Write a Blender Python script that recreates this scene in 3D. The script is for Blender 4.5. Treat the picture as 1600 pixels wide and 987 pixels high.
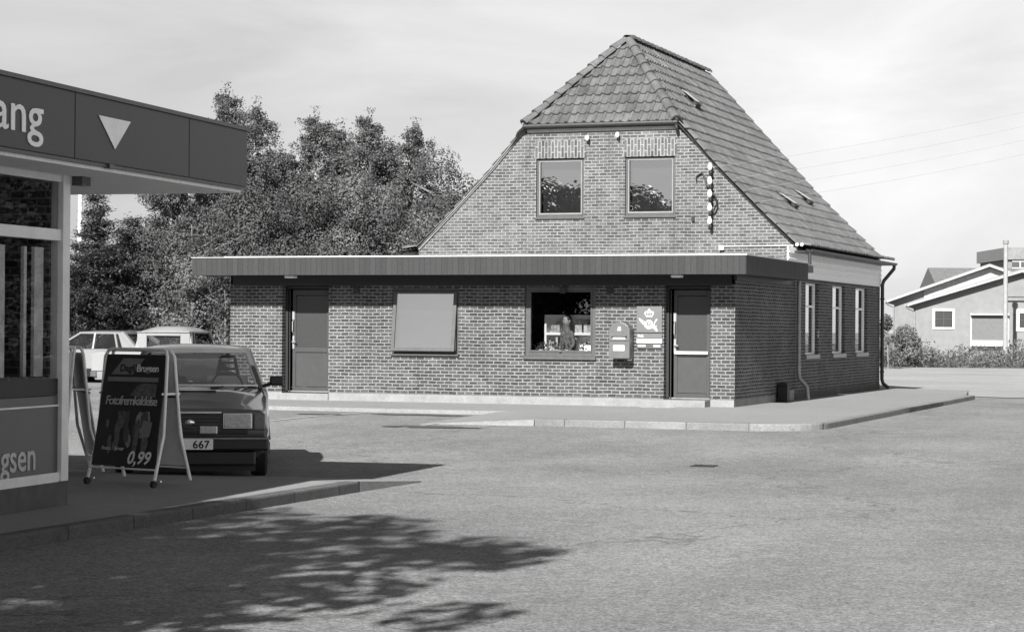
import bpy, bmesh, math, random
import numpy as np
from mathutils import Vector, Matrix
from mathutils.geometry import tessellate_polygon
random.seed(7); RNG = np.random.default_rng(7)
for o in list(bpy.data.objects): bpy.data.objects.remove(o)
SC = bpy.context.scene
COL = SC.collection
R = math.radians

# ------------------------------------------------------------------ camera
CAM = (10.14, -39.64, 1.30); YAW = 20.2
cd = bpy.data.cameras.new('camera'); co = bpy.data.objects.new('camera', cd); COL.objects.link(co)
cd.lens = 76.5; cd.sensor_width = 36; cd.clip_end = 3000; cd.clip_start = .1
co.matrix_world = Matrix.Translation(CAM) @ Matrix.Rotation(R(YAW), 4, 'Z') @ Matrix.Rotation(R(90) + 19.5/3400, 4, 'X') @ Matrix.Rotation(.007, 4, 'Z')
SC.camera = co

def W(lat, d):     # metres to the right of / ahead of the spot the photographer stood on -> ground coordinates
    s, c = math.sin(R(YAW)), math.cos(R(YAW))
    return (CAM[0] + lat*c - d*s, CAM[1] + lat*s + d*c)

# ------------------------------------------------------------------ light
SUN_AZ = Vector((-.03, 1)).normalized(); SUN_EL = R(32.4)
w = bpy.data.worlds.new('World'); SC.world = w; w.use_nodes = True
nt = w.node_tree; N = nt.nodes; L = nt.links; N.clear()
def nd(N, t, **k):
    n = N.new(t)
    for a, b in k.items():
        if a.startswith('i_'): n.inputs[a[2:].replace('_', ' ')].default_value = b
        else: setattr(n, a, b)
    return n
sky = nd(N, 'ShaderNodeTexSky', sky_type='NISHITA', sun_disc=False, sun_elevation=SUN_EL, sun_rotation=math.atan2(SUN_AZ.x, -SUN_AZ.y) % (2*math.pi), dust_density=2.0, air_density=1.0)
bw = nd(N, 'ShaderNodeRGBToBW'); L.new(sky.outputs[0], bw.inputs[0])
tc = nd(N, 'ShaderNodeTexCoord')
mp = nd(N, 'ShaderNodeMapping'); mp.inputs['Scale'].default_value = (3.6, 3.6, 11); mp.inputs['Location'].default_value = (.3, .1, .62); L.new(tc.outputs['Generated'], mp.inputs[0])
n1 = nd(N, 'ShaderNodeTexNoise'); n1.inputs['Scale'].default_value = 1.5; n1.inputs['Detail'].default_value = 7; n1.inputs['Roughness'].default_value = .55; n1.inputs['Distortion'].default_value = .5
L.new(mp.outputs[0], n1.inputs['Vector'])
cr = nd(N, 'ShaderNodeMapRange'); cr.inputs['From Min'].default_value = .36; cr.inputs['From Max'].default_value = .68; L.new(n1.outputs[0], cr.inputs[0])
# cloud brightness rises towards the sun-side haze in the east (+x) and towards the horizon
sx = nd(N, 'ShaderNodeSeparateXYZ'); L.new(tc.outputs['Generated'], sx.inputs[0])
gx = nd(N, 'ShaderNodeMapRange'); gx.inputs['From Min'].default_value = -.5; gx.inputs['From Max'].default_value = .02; gx.inputs['To Min'].default_value = .325; gx.inputs['To Max'].default_value = .49; L.new(sx.outputs[0], gx.inputs[0])
gs = nd(N, 'ShaderNodeMapRange'); gs.inputs['From Min'].default_value = .3; gs.inputs['From Max'].default_value = -.8; gs.inputs['To Min'].default_value = 1; gs.inputs['To Max'].default_value = 1.35; L.new(sx.outputs[1], gs.inputs[0])
mm = nd(N, 'ShaderNodeMath', operation='MULTIPLY'); L.new(gx.outputs[0], mm.inputs[0]); L.new(gs.outputs[0], mm.inputs[1])
cb = nd(N, 'ShaderNodeMapRange'); cb.inputs['To Min'].default_value = .93; cb.inputs['To Max'].default_value = 1.2; L.new(cr.outputs[0], cb.inputs[0])
m1 = nd(N, 'ShaderNodeMath', operation='MULTIPLY'); L.new(mm.outputs[0], m1.inputs[0]); L.new(cb.outputs[0], m1.inputs[1])
# bright haze band low down, deep clear sky overhead
ez = nd(N, 'ShaderNodeMapRange'); ez.inputs['From Min'].default_value = .17; ez.inputs['From Max'].default_value = .42; ez.inputs['To Min'].default_value = 1; ez.inputs['To Max'].default_value = .19; L.new(sx.outputs[2], ez.inputs[0])
m2 = nd(N, 'ShaderNodeMath', operation='MULTIPLY'); L.new(m1.outputs[0], m2.inputs[0]); L.new(ez.outputs[0], m2.inputs[1])
SKS = .06
m3 = nd(N, 'ShaderNodeMath', operation='DIVIDE'); m3.inputs[1].default_value = SKS; L.new(m2.outputs[0], m3.inputs[0])
mx = nd(N, 'ShaderNodeMix', data_type='FLOAT'); mx.inputs[0].default_value = .9; L.new(bw.outputs[0], mx.inputs[2]); L.new(m3.outputs[0], mx.inputs[3])
bg = nd(N, 'ShaderNodeBackground'); bg.inputs[1].default_value = SKS; L.new(mx.outputs[0], bg.inputs[0])
wo = nd(N, 'ShaderNodeOutputWorld'); L.new(bg.outputs[0], wo.inputs[0])
sl = bpy.data.lights.new('sun', 'SUN'); sl.energy = 5.0; sl.angle = R(.55); sl.color = (1, .995, .985)
so = bpy.data.objects.new('sun', sl); COL.objects.link(so)
so.rotation_euler = Vector((SUN_AZ.x*math.cos(SUN_EL), SUN_AZ.y*math.cos(SUN_EL), -math.sin(SUN_EL))).to_track_quat('-Z', 'Y').to_euler()
vs = SC.view_settings; vs.view_transform = 'Standard'; vs.look = 'None'; vs.gamma = 1; vs.exposure = 1.03; vs.use_curve_mapping = False
SC.render.engine = 'CYCLES'; SC.cycles.max_bounces = 8; SC.cycles.transparent_max_bounces = 12

# ------------------------------------------------------------------ materials
MATS = {}
def newmat(name):
    m = bpy.data.materials.new(name); m.use_nodes = True; m.node_tree.nodes.clear(); MATS[name] = m
    return m, m.node_tree.nodes, m.node_tree.links
def fin(N, L, sh):
    o = N.new('ShaderNodeOutputMaterial'); L.new(sh, o.inputs[0])
def g(v): return (v, v, v, 1)
def noise(N, L, vec, scale, detail=4, rough=.6):
    n = N.new('ShaderNodeTexNoise'); n.inputs['Scale'].default_value = scale; n.inputs['Detail'].default_value = detail; n.inputs['Roughness'].default_value = rough
    L.new(vec, n.inputs['Vector']); return n.outputs[0]
def rng(N, L, v, a, b, c, d):
    m = N.new('ShaderNodeMapRange'); m.inputs[1].default_value = a; m.inputs[2].default_value = b; m.inputs[3].default_value = c; m.inputs[4].default_value = d
    L.new(v, m.inputs[0]); return m.outputs[0]
def mul(N, L, a, b, op='MULTIPLY'):
    m = N.new('ShaderNodeMath'); m.operation = op
    for i, v in enumerate((a, b)):
        if isinstance(v, (int, float)): m.inputs[i].default_value = v
        else: L.new(v, m.inputs[i])
    return m.outputs[0]
def bump(N, L, h, strength, dist):
    b = N.new('ShaderNodeBump'); b.inputs['Strength'].default_value = strength; b.inputs['Distance'].default_value = dist; L.new(h, b.inputs['Height']); return b.outputs[0]

def plain(name, v, rough=.6, var=.12, scale=6, metal=0, coat=0, bmp=0, stretch=(1,1,1), spec=.5):
    """grey paint / metal / stone with uneven tone"""
    m, N, L = newmat(name); t = N.new('ShaderNodeTexCoord'); mp = N.new('ShaderNodeMapping'); mp.inputs['Scale'].default_value = stretch; L.new(t.outputs['Object'], mp.inputs[0])
    a = noise(N, L, mp.outputs[0], scale); b2 = noise(N, L, mp.outputs[0], scale*9, 3)
    s = mul(N, L, rng(N, L, a, .3, .7, v*(1-var), v*(1+var)), rng(N, L, b2, .3, .7, 1-var*.6, 1+var*.6))
    p = N.new('ShaderNodeBsdfPrincipled'); L.new(s, p.inputs['Base Color']); p.inputs['Roughness'].default_value = rough; p.inputs['Metallic'].default_value = metal
    p.inputs['Coat Weight'].default_value = coat; p.inputs['Coat Roughness'].default_value = .08; p.inputs['Specular IOR Level'].default_value = spec
    if bmp: L.new(bump(N, L, b2, .5, bmp), p.inputs['Normal'])
    fin(N, L, p.outputs[0]); return m

def brick_mat(name, face, mortar, soldier=False, var=.35):
    m, N, L = newmat(name); t = N.new('ShaderNodeTexCoord'); ge = N.new('ShaderNodeNewGeometry')
    s = N.new('ShaderNodeSeparateXYZ'); L.new(t.outputs['Object'], s.inputs[0])
    tr = N.new('ShaderNodeVectorTransform'); tr.vector_type = 'NORMAL'; tr.convert_from = 'WORLD'; tr.convert_to = 'OBJECT'; L.new(ge.outputs['True Normal'], tr.inputs[0])
    sn = N.new('ShaderNodeSeparateXYZ'); L.new(tr.outputs[0], sn.inputs[0])
    ax = mul(N, L, mul(N, L, sn.outputs[0], 0, 'ABSOLUTE'), .5, 'GREATER_THAN')
    mx = N.new('ShaderNodeMix'); mx.data_type = 'FLOAT'; L.new(ax, mx.inputs[0]); L.new(s.outputs[0], mx.inputs[2]); L.new(s.outputs[1], mx.inputs[3])
    # slight waviness of the courses
    wn = noise(N, L, t.outputs['Object'], 1.7, 2); wz = mul(N, L, s.outputs[2], rng(N, L, wn, .3, .7, -.006, .006), 'ADD')
    wn2 = noise(N, L, t.outputs['Object'], 14, 2); wx = mul(N, L, mx.outputs[0], rng(N, L, wn2, .3, .7, -.012, .012), 'ADD')
    c = N.new('ShaderNodeCombineXYZ')
    if soldier: L.new(wz, c.inputs[0]); L.new(mx.outputs[0], c.inputs[1])
    else: L.new(wx, c.inputs[0]); L.new(wz, c.inputs[1])
    b = N.new('ShaderNodeTexBrick'); L.new(c.outputs[0], b.inputs[0])
    b.offset = .5; b.offset_frequency = 2; b.inputs['Scale'].default_value = 1
    b.inputs['Color1'].default_value = g(face*(1-var)); b.inputs['Color2'].default_value = g(face*(1+var)); b.inputs['Mortar'].default_value = g(mortar)
    b.inputs['Mortar Size'].default_value = .0105 if not soldier else .012; b.inputs['Mortar Smooth'].default_value = .25; b.inputs['Bias'].default_value = -.1
    b.inputs['Brick Width'].default_value = .172 if not soldier else .25; b.inputs['Row Height'].default_value = .0667 if not soldier else .075
    bb = N.new('ShaderNodeRGBToBW'); L.new(b.outputs[0], bb.inputs[0])
    big = noise(N, L, t.outputs['Object'], .9, 5); fine = noise(N, L, t.outputs['Object'], 45, 3)
    v = mul(N, L, mul(N, L, bb.outputs[0], rng(N, L, big, .3, .7, .86, 1.14)), rng(N, L, fine, .25, .75, .72, 1.28))
    ms = N.new('ShaderNodeMapping'); ms.inputs['Scale'].default_value = (2.2, 2.2, .35); L.new(t.outputs['Object'], ms.inputs[0]); st = noise(N, L, ms.outputs[0], 1.6, 5, .65)
    v = mul(N, L, v, rng(N, L, st, .5, .78, 1, .68)); bl = noise(N, L, t.outputs['Object'], 4.5, 4, .7); v = mul(N, L, v, rng(N, L, bl, .3, .72, .84, 1.14))
    p = N.new('ShaderNodeBsdfPrincipled'); L.new(v, p.inputs['Base Color']); p.inputs['Roughness'].default_value = .9; p.inputs['Specular IOR Level'].default_value = .2
    hgt = mul(N, L, mul(N, L, b.outputs['Fac'], -1.0), mul(N, L, fine, .5), 'ADD')
    L.new(bump(N, L, hgt, .6, .008), p.inputs['Normal']); fin(N, L, p.outputs[0]); return m

def ground_mat(name, v, fine_amp=.16, big_amp=.12, patch=.0, bmp=.006):
    m, N, L = newmat(name); t = N.new('ShaderNodeTexCoord'); o = t.outputs['Object']
    a = noise(N, L, o, .22, 6); b = noise(N, L, o, 3.2, 6, .7); c = noise(N, L, o, 42, 4, .7); d = noise(N, L, o, 140, 2)
    s = mul(N, L, rng(N, L, a, .3, .7, v*(1-big_amp), v*(1+big_amp)), rng(N, L, b, .3, .7, 1-big_amp*.6, 1+big_amp*.6))
    gr = noise(N, L, o, 11, 5, .75); s = mul(N, L, s, rng(N, L, gr, .3, .7, 1-fine_amp*.8, 1+fine_amp*.8)); s = mul(N, L, s, rng(N, L, c, .3, .7, 1-fine_amp*1.9, 1+fine_amp*1.9)); s = mul(N, L, s, rng(N, L, d, .3, .7, 1-fine_amp*1.3, 1+fine_amp*1.3))
    if patch:   # worn streaks along the driving direction, tar repairs
        mp = N.new('ShaderNodeMapping'); mp.inputs['Scale'].default_value = (.5, .2, 1); mp.inputs['Rotation'].default_value = (0, 0, .6); L.new(o, mp.inputs[0])
        e = noise(N, L, mp.outputs[0], 1.3, 5); s = mul(N, L, s, rng(N, L, e, .42, .72, 1, 1-patch))
        # sealed cracks and scattered pale grit
        vo = N.new('ShaderNodeTexVoronoi'); vo.feature = 'DISTANCE_TO_EDGE'; vo.inputs['Scale'].default_value = .16
        ad = N.new('ShaderNodeMix'); ad.data_type = 'VECTOR'; ad.inputs[0].default_value = .13; nn_ = N.new('ShaderNodeTexNoise'); nn_.inputs['Scale'].default_value = 1.1; nn_.inputs['Detail'].default_value = 6; L.new(o, nn_.inputs['Vector'])
        sc_ = N.new('ShaderNodeVectorMath'); sc_.operation = 'SCALE'; sc_.inputs['Scale'].default_value = 14; L.new(nn_.outputs['Color'], sc_.inputs[0]); L.new(o, ad.inputs[4]); L.new(sc_.outputs[0], ad.inputs[5]); L.new(ad.outputs[1], vo.inputs['Vector'])
        s = mul(N, L, s, rng(N, L, vo.outputs['Distance'], .0, .006, .6, 1))
        v2 = N.new('ShaderNodeTexVoronoi'); v2.inputs['Scale'].default_value = 7; L.new(o, v2.inputs['Vector']); s = mul(N, L, s, rng(N, L, v2.outputs['Distance'], .05, .09, 1.35, 1))
        v3 = N.new('ShaderNodeTexVoronoi'); v3.inputs['Scale'].default_value = 4.3; L.new(o, v3.inputs['Vector']); s = mul(N, L, s, rng(N, L, v3.outputs['Distance'], .05, .10, .6, 1))
    p = N.new('ShaderNodeBsdfPrincipled'); L.new(s, p.inputs['Base Color']); p.inputs['Roughness'].default_value = .92; p.inputs['Specular IOR Level'].default_value = .25
    L.new(bump(N, L, mul(N, L, c, d, 'ADD'), .7, bmp), p.inputs['Normal']); fin(N, L, p.outputs[0]); return m

def glass_mat(name, refl, tint=.8, rough=.0, ior=1.45):
    m, N, L = newmat(name)
    tr = N.new('ShaderNodeBsdfTransparent'); tr.inputs[0].default_value = g(tint)
    gl = N.new('ShaderNodeBsdfGlossy'); gl.inputs[0].default_value = g(.95); gl.inputs['Roughness'].default_value = rough
    f = N.new('ShaderNodeFresnel'); f.inputs[0].default_value = ior
    k = mul(N, L, f.outputs[0], refl, 'ADD'); k = mul(N, L, k, 1, 'MINIMUM'); gb = N.new('ShaderNodeNewGeometry'); k = mul(N, L, k, mul(N, L, 1.0, gb.outputs['Backfacing'], 'SUBTRACT'))   # a pane reflects at its outer face
    mx = N.new('ShaderNodeMixShader'); L.new(k, mx.inputs[0]); L.new(tr.outputs[0], mx.inputs[1]); L.new(gl.outputs[0], mx.inputs[2]); fin(N, L, mx.outputs[0]); return m

def leaf_mat(name, v, var=.22):
    m, N, L = newmat(name); t = N.new('ShaderNodeTexCoord'); ge = N.new('ShaderNodeNewGeometry')
    a = noise(N, L, t.outputs['Object'], .8, 3)
    s = mul(N, L, rng(N, L, a, .3, .7, v*.8, v*1.25), rng(N, L, ge.outputs['Random Per Island'], 0, 1, 1-var, 1+var))
    d = N.new('ShaderNodeBsdfPrincipled'); L.new(s, d.inputs['Base Color']); d.inputs['Roughness'].default_value = .5; d.inputs['Specular IOR Level'].default_value = .15
    tl = N.new('ShaderNodeBsdfTranslucent'); L.new(s, tl.inputs[0])
    mx = N.new('ShaderNodeMixShader'); mx.inputs[0].default_value = .22; L.new(d.outputs[0], mx.inputs[1]); L.new(tl.outputs[0], mx.inputs[2]); fin(N, L, mx.outputs[0]); return m

def board_mat(name, v, pitch, axisx=True):   # vertical boards with dark joints
    m, N, L = newmat(name); t = N.new('ShaderNodeTexCoord'); s = N.new('ShaderNodeSeparateXYZ'); L.new(t.outputs['Object'], s.inputs[0])
    q = mul(N, L, mul(N, L, s.outputs[0], s.outputs[1], 'SUBTRACT'), 1/pitch)
    fr = mul(N, L, q, 0, 'FRACT'); j = mul(N, L, fr, .12, 'GREATER_THAN'); fl = mul(N, L, q, 0, 'FLOOR')
    wn = N.new('ShaderNodeTexWhiteNoise'); wn.noise_dimensions = '1D'; L.new(fl, wn.inputs['W'])
    n = noise(N, L, t.outputs['Object'], 30, 3)
    c = mul(N, L, mul(N, L, rng(N, L, j, 0, 1, v*.6, v), rng(N, L, wn.outputs[0], 0, 1, .82, 1.18)), rng(N, L, n, .3, .7, .85, 1.15))
    p = N.new('ShaderNodeBsdfPrincipled'); L.new(c, p.inputs['Base Color']); p.inputs['Roughness'].default_value = .75
    L.new(bump(N, L, j, .5, .006), p.inputs['Normal']); fin(N, L, p.outputs[0]); return m

M_brick_a = brick_mat('annex_brick', .066, .215)
M_brick_g = brick_mat('gable_brick', .10, .235)
M_brick_s = brick_mat('soldier_brick', .10, .27, soldier=True)
M_plinth = plain('plinth_render', .22, .9, .15, 3, bmp=.004)
M_plinth_d = plain('tarred_plinth', .045, .8, .3, 4, bmp=.004)
M_tile = plain('roof_tile_clay', .098, .75, .28, 2.2, bmp=.003)
_n, _l = M_tile.node_tree.nodes, M_tile.node_tree.links; _p = [n for n in _n if n.type == 'BSDF_PRINCIPLED'][0]; _s = _p.inputs['Base Color'].links[0].from_socket; _g = _n.new('ShaderNodeNewGeometry')
_l.new(mul(_n, _l, _s, rng(_n, _l, _g.outputs['Random Per Island'], 0, 1, .76, 1.2)), _p.inputs['Base Color'])
M_board = board_mat('dark_fascia_boards', .027, .115)
M_trim = plain('light_trim', .5, .6, .1)
M_white = plain('white_paint', .85, .45, .08, 4)
M_whitew = plain('white_lap_board', .85, .6, .08, 5, stretch=(1, 1, 6))
M_dark = plain('dark_stained_wood', .014, .5, .2, 8)
M_frame = plain('grey_frame_paint', .07, .45, .15, 8)
M_doorp = plain('door_panel_grey', .042, .5, .12, 5)
M_black = plain('black_rubber', .012, .6, .2, 8)
M_gut = plain('dark_gutter_metal', .03, .45, .2, 8)
M_zinc = plain('zinc_pipe', .26, .4, .2, 8, metal=.3)
M_steel = plain('bright_metal', .6, .3, .1, 10, metal=.7)
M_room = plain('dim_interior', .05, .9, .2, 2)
M_glass = glass_mat('window_glass', .27)
M_glass_lo = glass_mat('shop_glass', .06, .82)
M_glass_tilt = glass_mat('reflective_pane', .46, .5)
M_glass_side = glass_mat('old_window_glass', .42, .7)
M_wired = plain('rough_door_glass', .035, .35, .3, 60, bmp=.004)
M_asph = ground_mat('worn_asphalt', .215, .34, .19, patch=.2, bmp=.01)
M_pave = ground_mat('concrete_paving', .235, .12, .08)
def kerb_mat(name, v):
    m = ground_mat(name, v, .15, .2); N, L = m.node_tree.nodes, m.node_tree.links
    p = [n for n in N if n.type == 'BSDF_PRINCIPLED'][0]; src = p.inputs['Base Color'].links[0].from_socket
    t = N.new('ShaderNodeTexCoord'); sp = N.new('ShaderNodeSeparateXYZ'); L.new(t.outputs['Object'], sp.inputs[0])
    f = src
    for ax in (0, 1):
        fr = mul(N, L, mul(N, L, sp.outputs[ax], 1.0), 0, 'FRACT'); f2 = mul(N, L, fr, .018, 'GREATER_THAN')
        fl = mul(N, L, sp.outputs[ax], 0, 'FLOOR'); wn = N.new('ShaderNodeTexWhiteNoise'); wn.noise_dimensions = '1D'; L.new(fl, wn.inputs['W'])
        f = mul(N, L, mul(N, L, f, rng(N, L, f2, 0, 1, .45, 1)), rng(N, L, wn.outputs[0], 0, 1, .88, 1.1))
    L.new(f, p.inputs['Base Color']); return m
M_kerb = kerb_mat('kerb_stone', .20)
M_kerbd = kerb_mat('dark_kerb_stone', .13)
M_road2 = ground_mat('pale_gravel_road', .30, .16, .12)
M_grassy = ground_mat('field_soil', .13, .2, .2)
M_line = plain('road_paint', .38, .8, .25, 12)
M_stain = ground_mat('oil_stain', .085, .2, .3)
M_postgrey = plain('post_box_paint', .11, .4, .1, 6)
M_sign = plain('sign_grey_enamel', .13, .4, .08, 6)
M_leaf = [leaf_mat('birch_leaf', .115), leaf_mat('broad_leaf', .088), leaf_mat('spruce_needle', .075), leaf_mat('pale_leaf', .14)]
M_bark = plain('tree_bark', .14, .9, .4, 5, bmp=.01)
M_birch = plain('birch_bark', .28, .8, .5, 5, bmp=.005)
M_weed = leaf_mat('weed_leaf', .12, .4)
M_storef = plain('store_fascia_enamel', .022, .45, .08, 1.2)
M_storel = plain('store_lower_panel', .075, .3, .06, 2)
M_alu = plain('anodised_frame', .72, .4, .08, 5)
M_soff = plain('soffit_board', .78, .7, .1, 3, stretch=(1, 8, 1))

# ------------------------------------------------------------------ geometry helpers
def tag(o, label=None, cat=None, group=None, kind=None):
    if label: o['label'] = label
    if cat: o['category'] = cat
    if group: o['group'] = group
    if kind: o['kind'] = kind
    return o
def empty(name, loc, rz=0, label=None, cat=None, group=None):
    o = bpy.data.objects.new(name, None); o.empty_display_size = .2; COL.objects.link(o); o.location = loc; o.rotation_euler = (0, 0, rz)
    return tag(o, label, cat, group)

class MB:
    def __init__(s): s.v = []; s.f = []
    def add(s, v, f):
        k = len(s.v); s.v += [tuple(p) for p in v]; s.f += [tuple(i+k for i in q) for q in f]; return s
    def box(s, a, b):
        x0, y0, z0 = [min(a[i], b[i]) for i in range(3)]; x1, y1, z1 = [max(a[i], b[i]) for i in range(3)]
        return s.add([(x0,y0,z0),(x1,y0,z0),(x1,y1,z0),(x0,y1,z0),(x0,y0,z1),(x1,y0,z1),(x1,y1,z1),(x0,y1,z1)],
              [(0,3,2,1),(4,5,6,7),(0,1,5,4),(1,2,6,5),(2,3,7,6),(3,0,4,7)])
    def prism(s, poly, ext):       # planar polygon (3D points) extruded by vector
        n = len(poly); e = Vector(ext); P = [Vector(p) for p in poly]
        tri = tessellate_polygon([P]); nrm = sum(((P[i].cross(P[(i+1) % n])) for i in range(n)), Vector()); flip = nrm.dot(e) > 0
        V = P + [p+e for p in P]; F = []
        t0 = [tuple(t) for t in tri]
        def orient(t):
            a, b, c = [P[i] for i in t]; return (b-a).cross(c-a).dot(e) > 0
        for t in t0:
            up = orient(t); F.append(t[::-1] if up else t); F.append(tuple(i+n for i in (t if up else t[::-1])))
        for i in range(n):
            j = (i+1) % n; q = (i, j, j+n, i+n); F.append(q if flip else q[::-1])
        return s.add(V, F)
    def bar(s, a, b, w, h=None, up=(0,0,1)):   # rectangular bar between points
        a, b = Vector(a), Vector(b); d = (b-a).normalized(); u = Vector(up)
        if abs(d.dot(u)) > .98: u = Vector((1,0,0)) if abs(d.x) < .9 else Vector((0,1,0))
        sx = d.cross(u).normalized(); uy = sx.cross(d); h = h or w
        P = [sx*(i*w/2)+uy*(j*h/2) for i, j in ((-1,-1),(1,-1),(1,1),(-1,1))]
        return s.add([a+p for p in P]+[b+p for p in P], [(0,1,2,3),(7,6,5,4),(0,4,5,1),(1,5,6,2),(2,6,7,3),(3,7,4,0)])
    def tube(s, pts, r, n=8, r2=None, cap=True):
        P = [Vector(p) for p in pts]; m = len(P); k = len(s.v)
        rr = [r + (r2-r)*i/(m-1) for i in range(m)] if r2 is not None else ([r]*m if not hasattr(r, '__len__') else list(r))
        prev = None
        for i in range(m):
            d = ((P[min(i+1, m-1)]-P[max(i-1, 0)])).normalized()
            if prev is None:
                u = Vector((0,0,1)) if abs(d.z) < .9 else Vector((1,0,0)); a = d.cross(u).normalized()
            else:
                a = (prev - d*prev.dot(d)).normalized()
            prev = a; b = d.cross(a)
            for j in range(n):
                t = 2*math.pi*j/n; s.v.append(tuple(P[i] + a*(rr[i]*math.cos(t)) + b*(rr[i]*math.sin(t))))
        for i in range(m-1):
            for j in range(n):
                q = (j+1) % n; s.f.append((k+i*n+j, k+i*n+q, k+(i+1)*n+q, k+(i+1)*n+j))
        if cap:
            s.f.append(tuple(k+j for j in range(n))[::-1]); s.f.append(tuple(k+(m-1)*n+j for j in range(n)))
        return s
    def sphere(s, c, r, n=12, m=8):
        c = Vector(c); rx, ry, rz = (r, r, r) if not hasattr(r, '__len__') else r; V = [(c.x, c.y, c.z+rz)]; F = []
        for i in range(1, m):
            t = math.pi*i/m
            for j in range(n):
                p = 2*math.pi*j/n; V.append((c.x+rx*math.sin(t)*math.cos(p), c.y+ry*math.sin(t)*math.sin(p), c.z+rz*math.cos(t)))
        V.append((c.x, c.y, c.z-rz))
        for j in range(n):
            q = (j+1) % n; F.append((0, 1+j, 1+q)); F.append((len(V)-1, 1+(m-2)*n+q, 1+(m-2)*n+j))
            for i in range(m-2): F.append((1+i*n+j, 1+(i+1)*n+j, 1+(i+1)*n+q, 1+i*n+q))
        return s.add(V, F)
    def xf(s, M):
        s.v = [tuple(M @ Vector(p)) for p in s.v]; return s
    def build(s, name, mat, parent=None, bevel=0, smooth=None, loc=None):
        me = bpy.data.meshes.new(name); me.from_pydata(s.v, [], s.f); me.materials.append(mat)
        o = bpy.data.objects.new(name, me); COL.objects.link(o)
        if smooth:
            for p in me.polygons: p.use_smooth = True
            me.set_sharp_from_angle(angle=R(smooth))
        if bevel:
            b = o.modifiers.new('bevel', 'BEVEL'); b.width = bevel; b.segments = 2; b.limit_method = 'ANGLE'; b.angle_limit = R(35)
            b.harden_normals = False
        if parent: o.parent = parent
        if loc: o.location = loc
        return o

def text(s, size, mat, M, name='lettering', parent=None, extrude=.004, bold=0, shear=0, space=1, align='LEFT'):
    c = bpy.data.curves.new('t', 'FONT'); c.body = s; c.size = size; c.extrude = extrude; c.offset = bold; c.shear = shear; c.space_character = space; c.align_x = align; c.resolution_u = 3
    o = bpy.data.objects.new('t', c); COL.objects.link(o); bpy.context.view_layer.update()
    me = bpy.data.meshes.new_from_object(o.evaluated_get(bpy.context.evaluated_depsgraph_get())); bpy.data.objects.remove(o); bpy.data.curves.remove(c)
    me.transform(M); me.materials.clear(); me.materials.append(mat)
    ob = bpy.data.objects.new(name, me); COL.objects.link(ob)
    if parent: ob.parent = parent
    return ob
FRONT = Matrix.Rotation(R(90), 4, 'X')     # text reading along +x on a wall facing -y

def wallmesh(outline, holes, axis, pos, depth, inward):
    """wall sheet in plane axis=pos. outline/holes in (u,z). reveals go 'depth' along inward sign"""
    def P(u, z, d=0):
        return (u, pos+d, z) if axis == 'y' else (pos+d, u, z)
    polys = [[Vector((u, z, 0)) for u, z in outline]] + [[Vector((u, z, 0)) for u, z in h] for h in holes]
    tri = tessellate_polygon(polys); flat = [p for q in polys for p in q]
    mb = MB(); V = [P(p.x, p.y) for p in flat]; out = Vector((0, -inward, 0)) if axis == 'y' else Vector((-inward, 0, 0)); F = []
    for t in tri:
        a, b, c = [Vector(V[i]) for i in t]; F.append(tuple(t) if (b-a).cross(c-a).dot(out) > 0 else tuple(t)[::-1])
    mb.add(V, F)
    for h in holes:
        n = len(h)
        for i in range(n):
            (u0, z0), (u1, z1) = h[i], h[(i+1) % n]
            mb.add([P(u0, z0), P(u1, z1), P(u1, z1, depth*inward), P(u0, z0, depth*inward)], [(0, 1, 2, 3)])
    return mb
def rect(u0, u1, z0, z1): return [(u0, z0), (u1, z0), (u1, z1), (u0, z1)]

# ================================================================== GROUND
def gz(x, y):
    if y <= -14: return -.36
    if y <= -6: return -.36 + (y+14)/8*.13
    return -.23
xs = sorted(set(list(np.linspace(-60, 40, 51)) + [-900, -400, -200, -100, 80, 150, 300, 600, 1000]))
ys = sorted(set(list(np.linspace(-60, 60, 61)) + [-400, -200, -100, 100, 200, 400, 800, 1500]))
mb = MB(); mb.v = [(x, y, gz(x, y)-.004) for y in ys for x in xs]; nx = len(xs)
mb.f = [(j*nx+i, j*nx+i+1, (j+1)*nx+i+1, (j+1)*nx+i) for j in range(len(ys)-1) for i in range(nx-1)]
tag(mb.build('ground', M_asph), kind='structure')

def slab(name, poly, ztop, mat, zbot=-.6, bev=.015):
    m = MB(); m.prism([(x, y, zbot) for x, y in poly], (0, 0, ztop-zbot)); o = m.build(name, mat, bevel=bev); return tag(o, kind='structure')
def arc(cx, cy, r, a0, a1, n=8): return [(cx+r*math.cos(R(a0+(a1-a0)*i/n)), cy+r*math.sin(R(a0+(a1-a0)*i/n))) for i in range(n+1)]
# pavement round the post office corner
slab('pavement', [(-1.0, -6.75)] + arc(2.05, -5.95, .8, -90, 0)[0:] + [(2.78, 10.2), (2.2, 14.5), (.02, 15.5), (-1.0, 0.05)], -.143, M_pave)
kerb_o = [(-1.5, -6.95)] + arc(2.05, -5.95, 1.0, -90, 0) + [(2.98, 10.2)]
kerb_i = [(2.78, 10.2)] + arc(2.05, -5.95, .8, 0, -90) + [(-1.5, -6.75)]
slab('kerb', kerb_o + kerb_i, -.135, M_kerb, bev=.02)
# flush concrete strip before the annex
m = MB(); m.prism([(-10.9, -3.3, -.5), (-1.0, -3.6, -.5), (-1.0, .02, -.5), (-10.9, .02, -.5)], (0, 0, .5-.165)); tag(m.build('path', M_pave, bevel=.01), kind='structure')
m = MB(); m.add([(-3.4, -7.1, -.25), (-1.5, -6.95, -.145), (-1.0, -6.75, -.145), (-1.0, -3.4, -.148), (-3.4, -3.2, -.17), (-3.4, -7.1, -.4), (-1.5, -7.0, -.4)], [(0, 1, 2, 3, 4), (5, 6, 1, 0)]); tag(m.build('ramp', M_pave), kind='structure')
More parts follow.
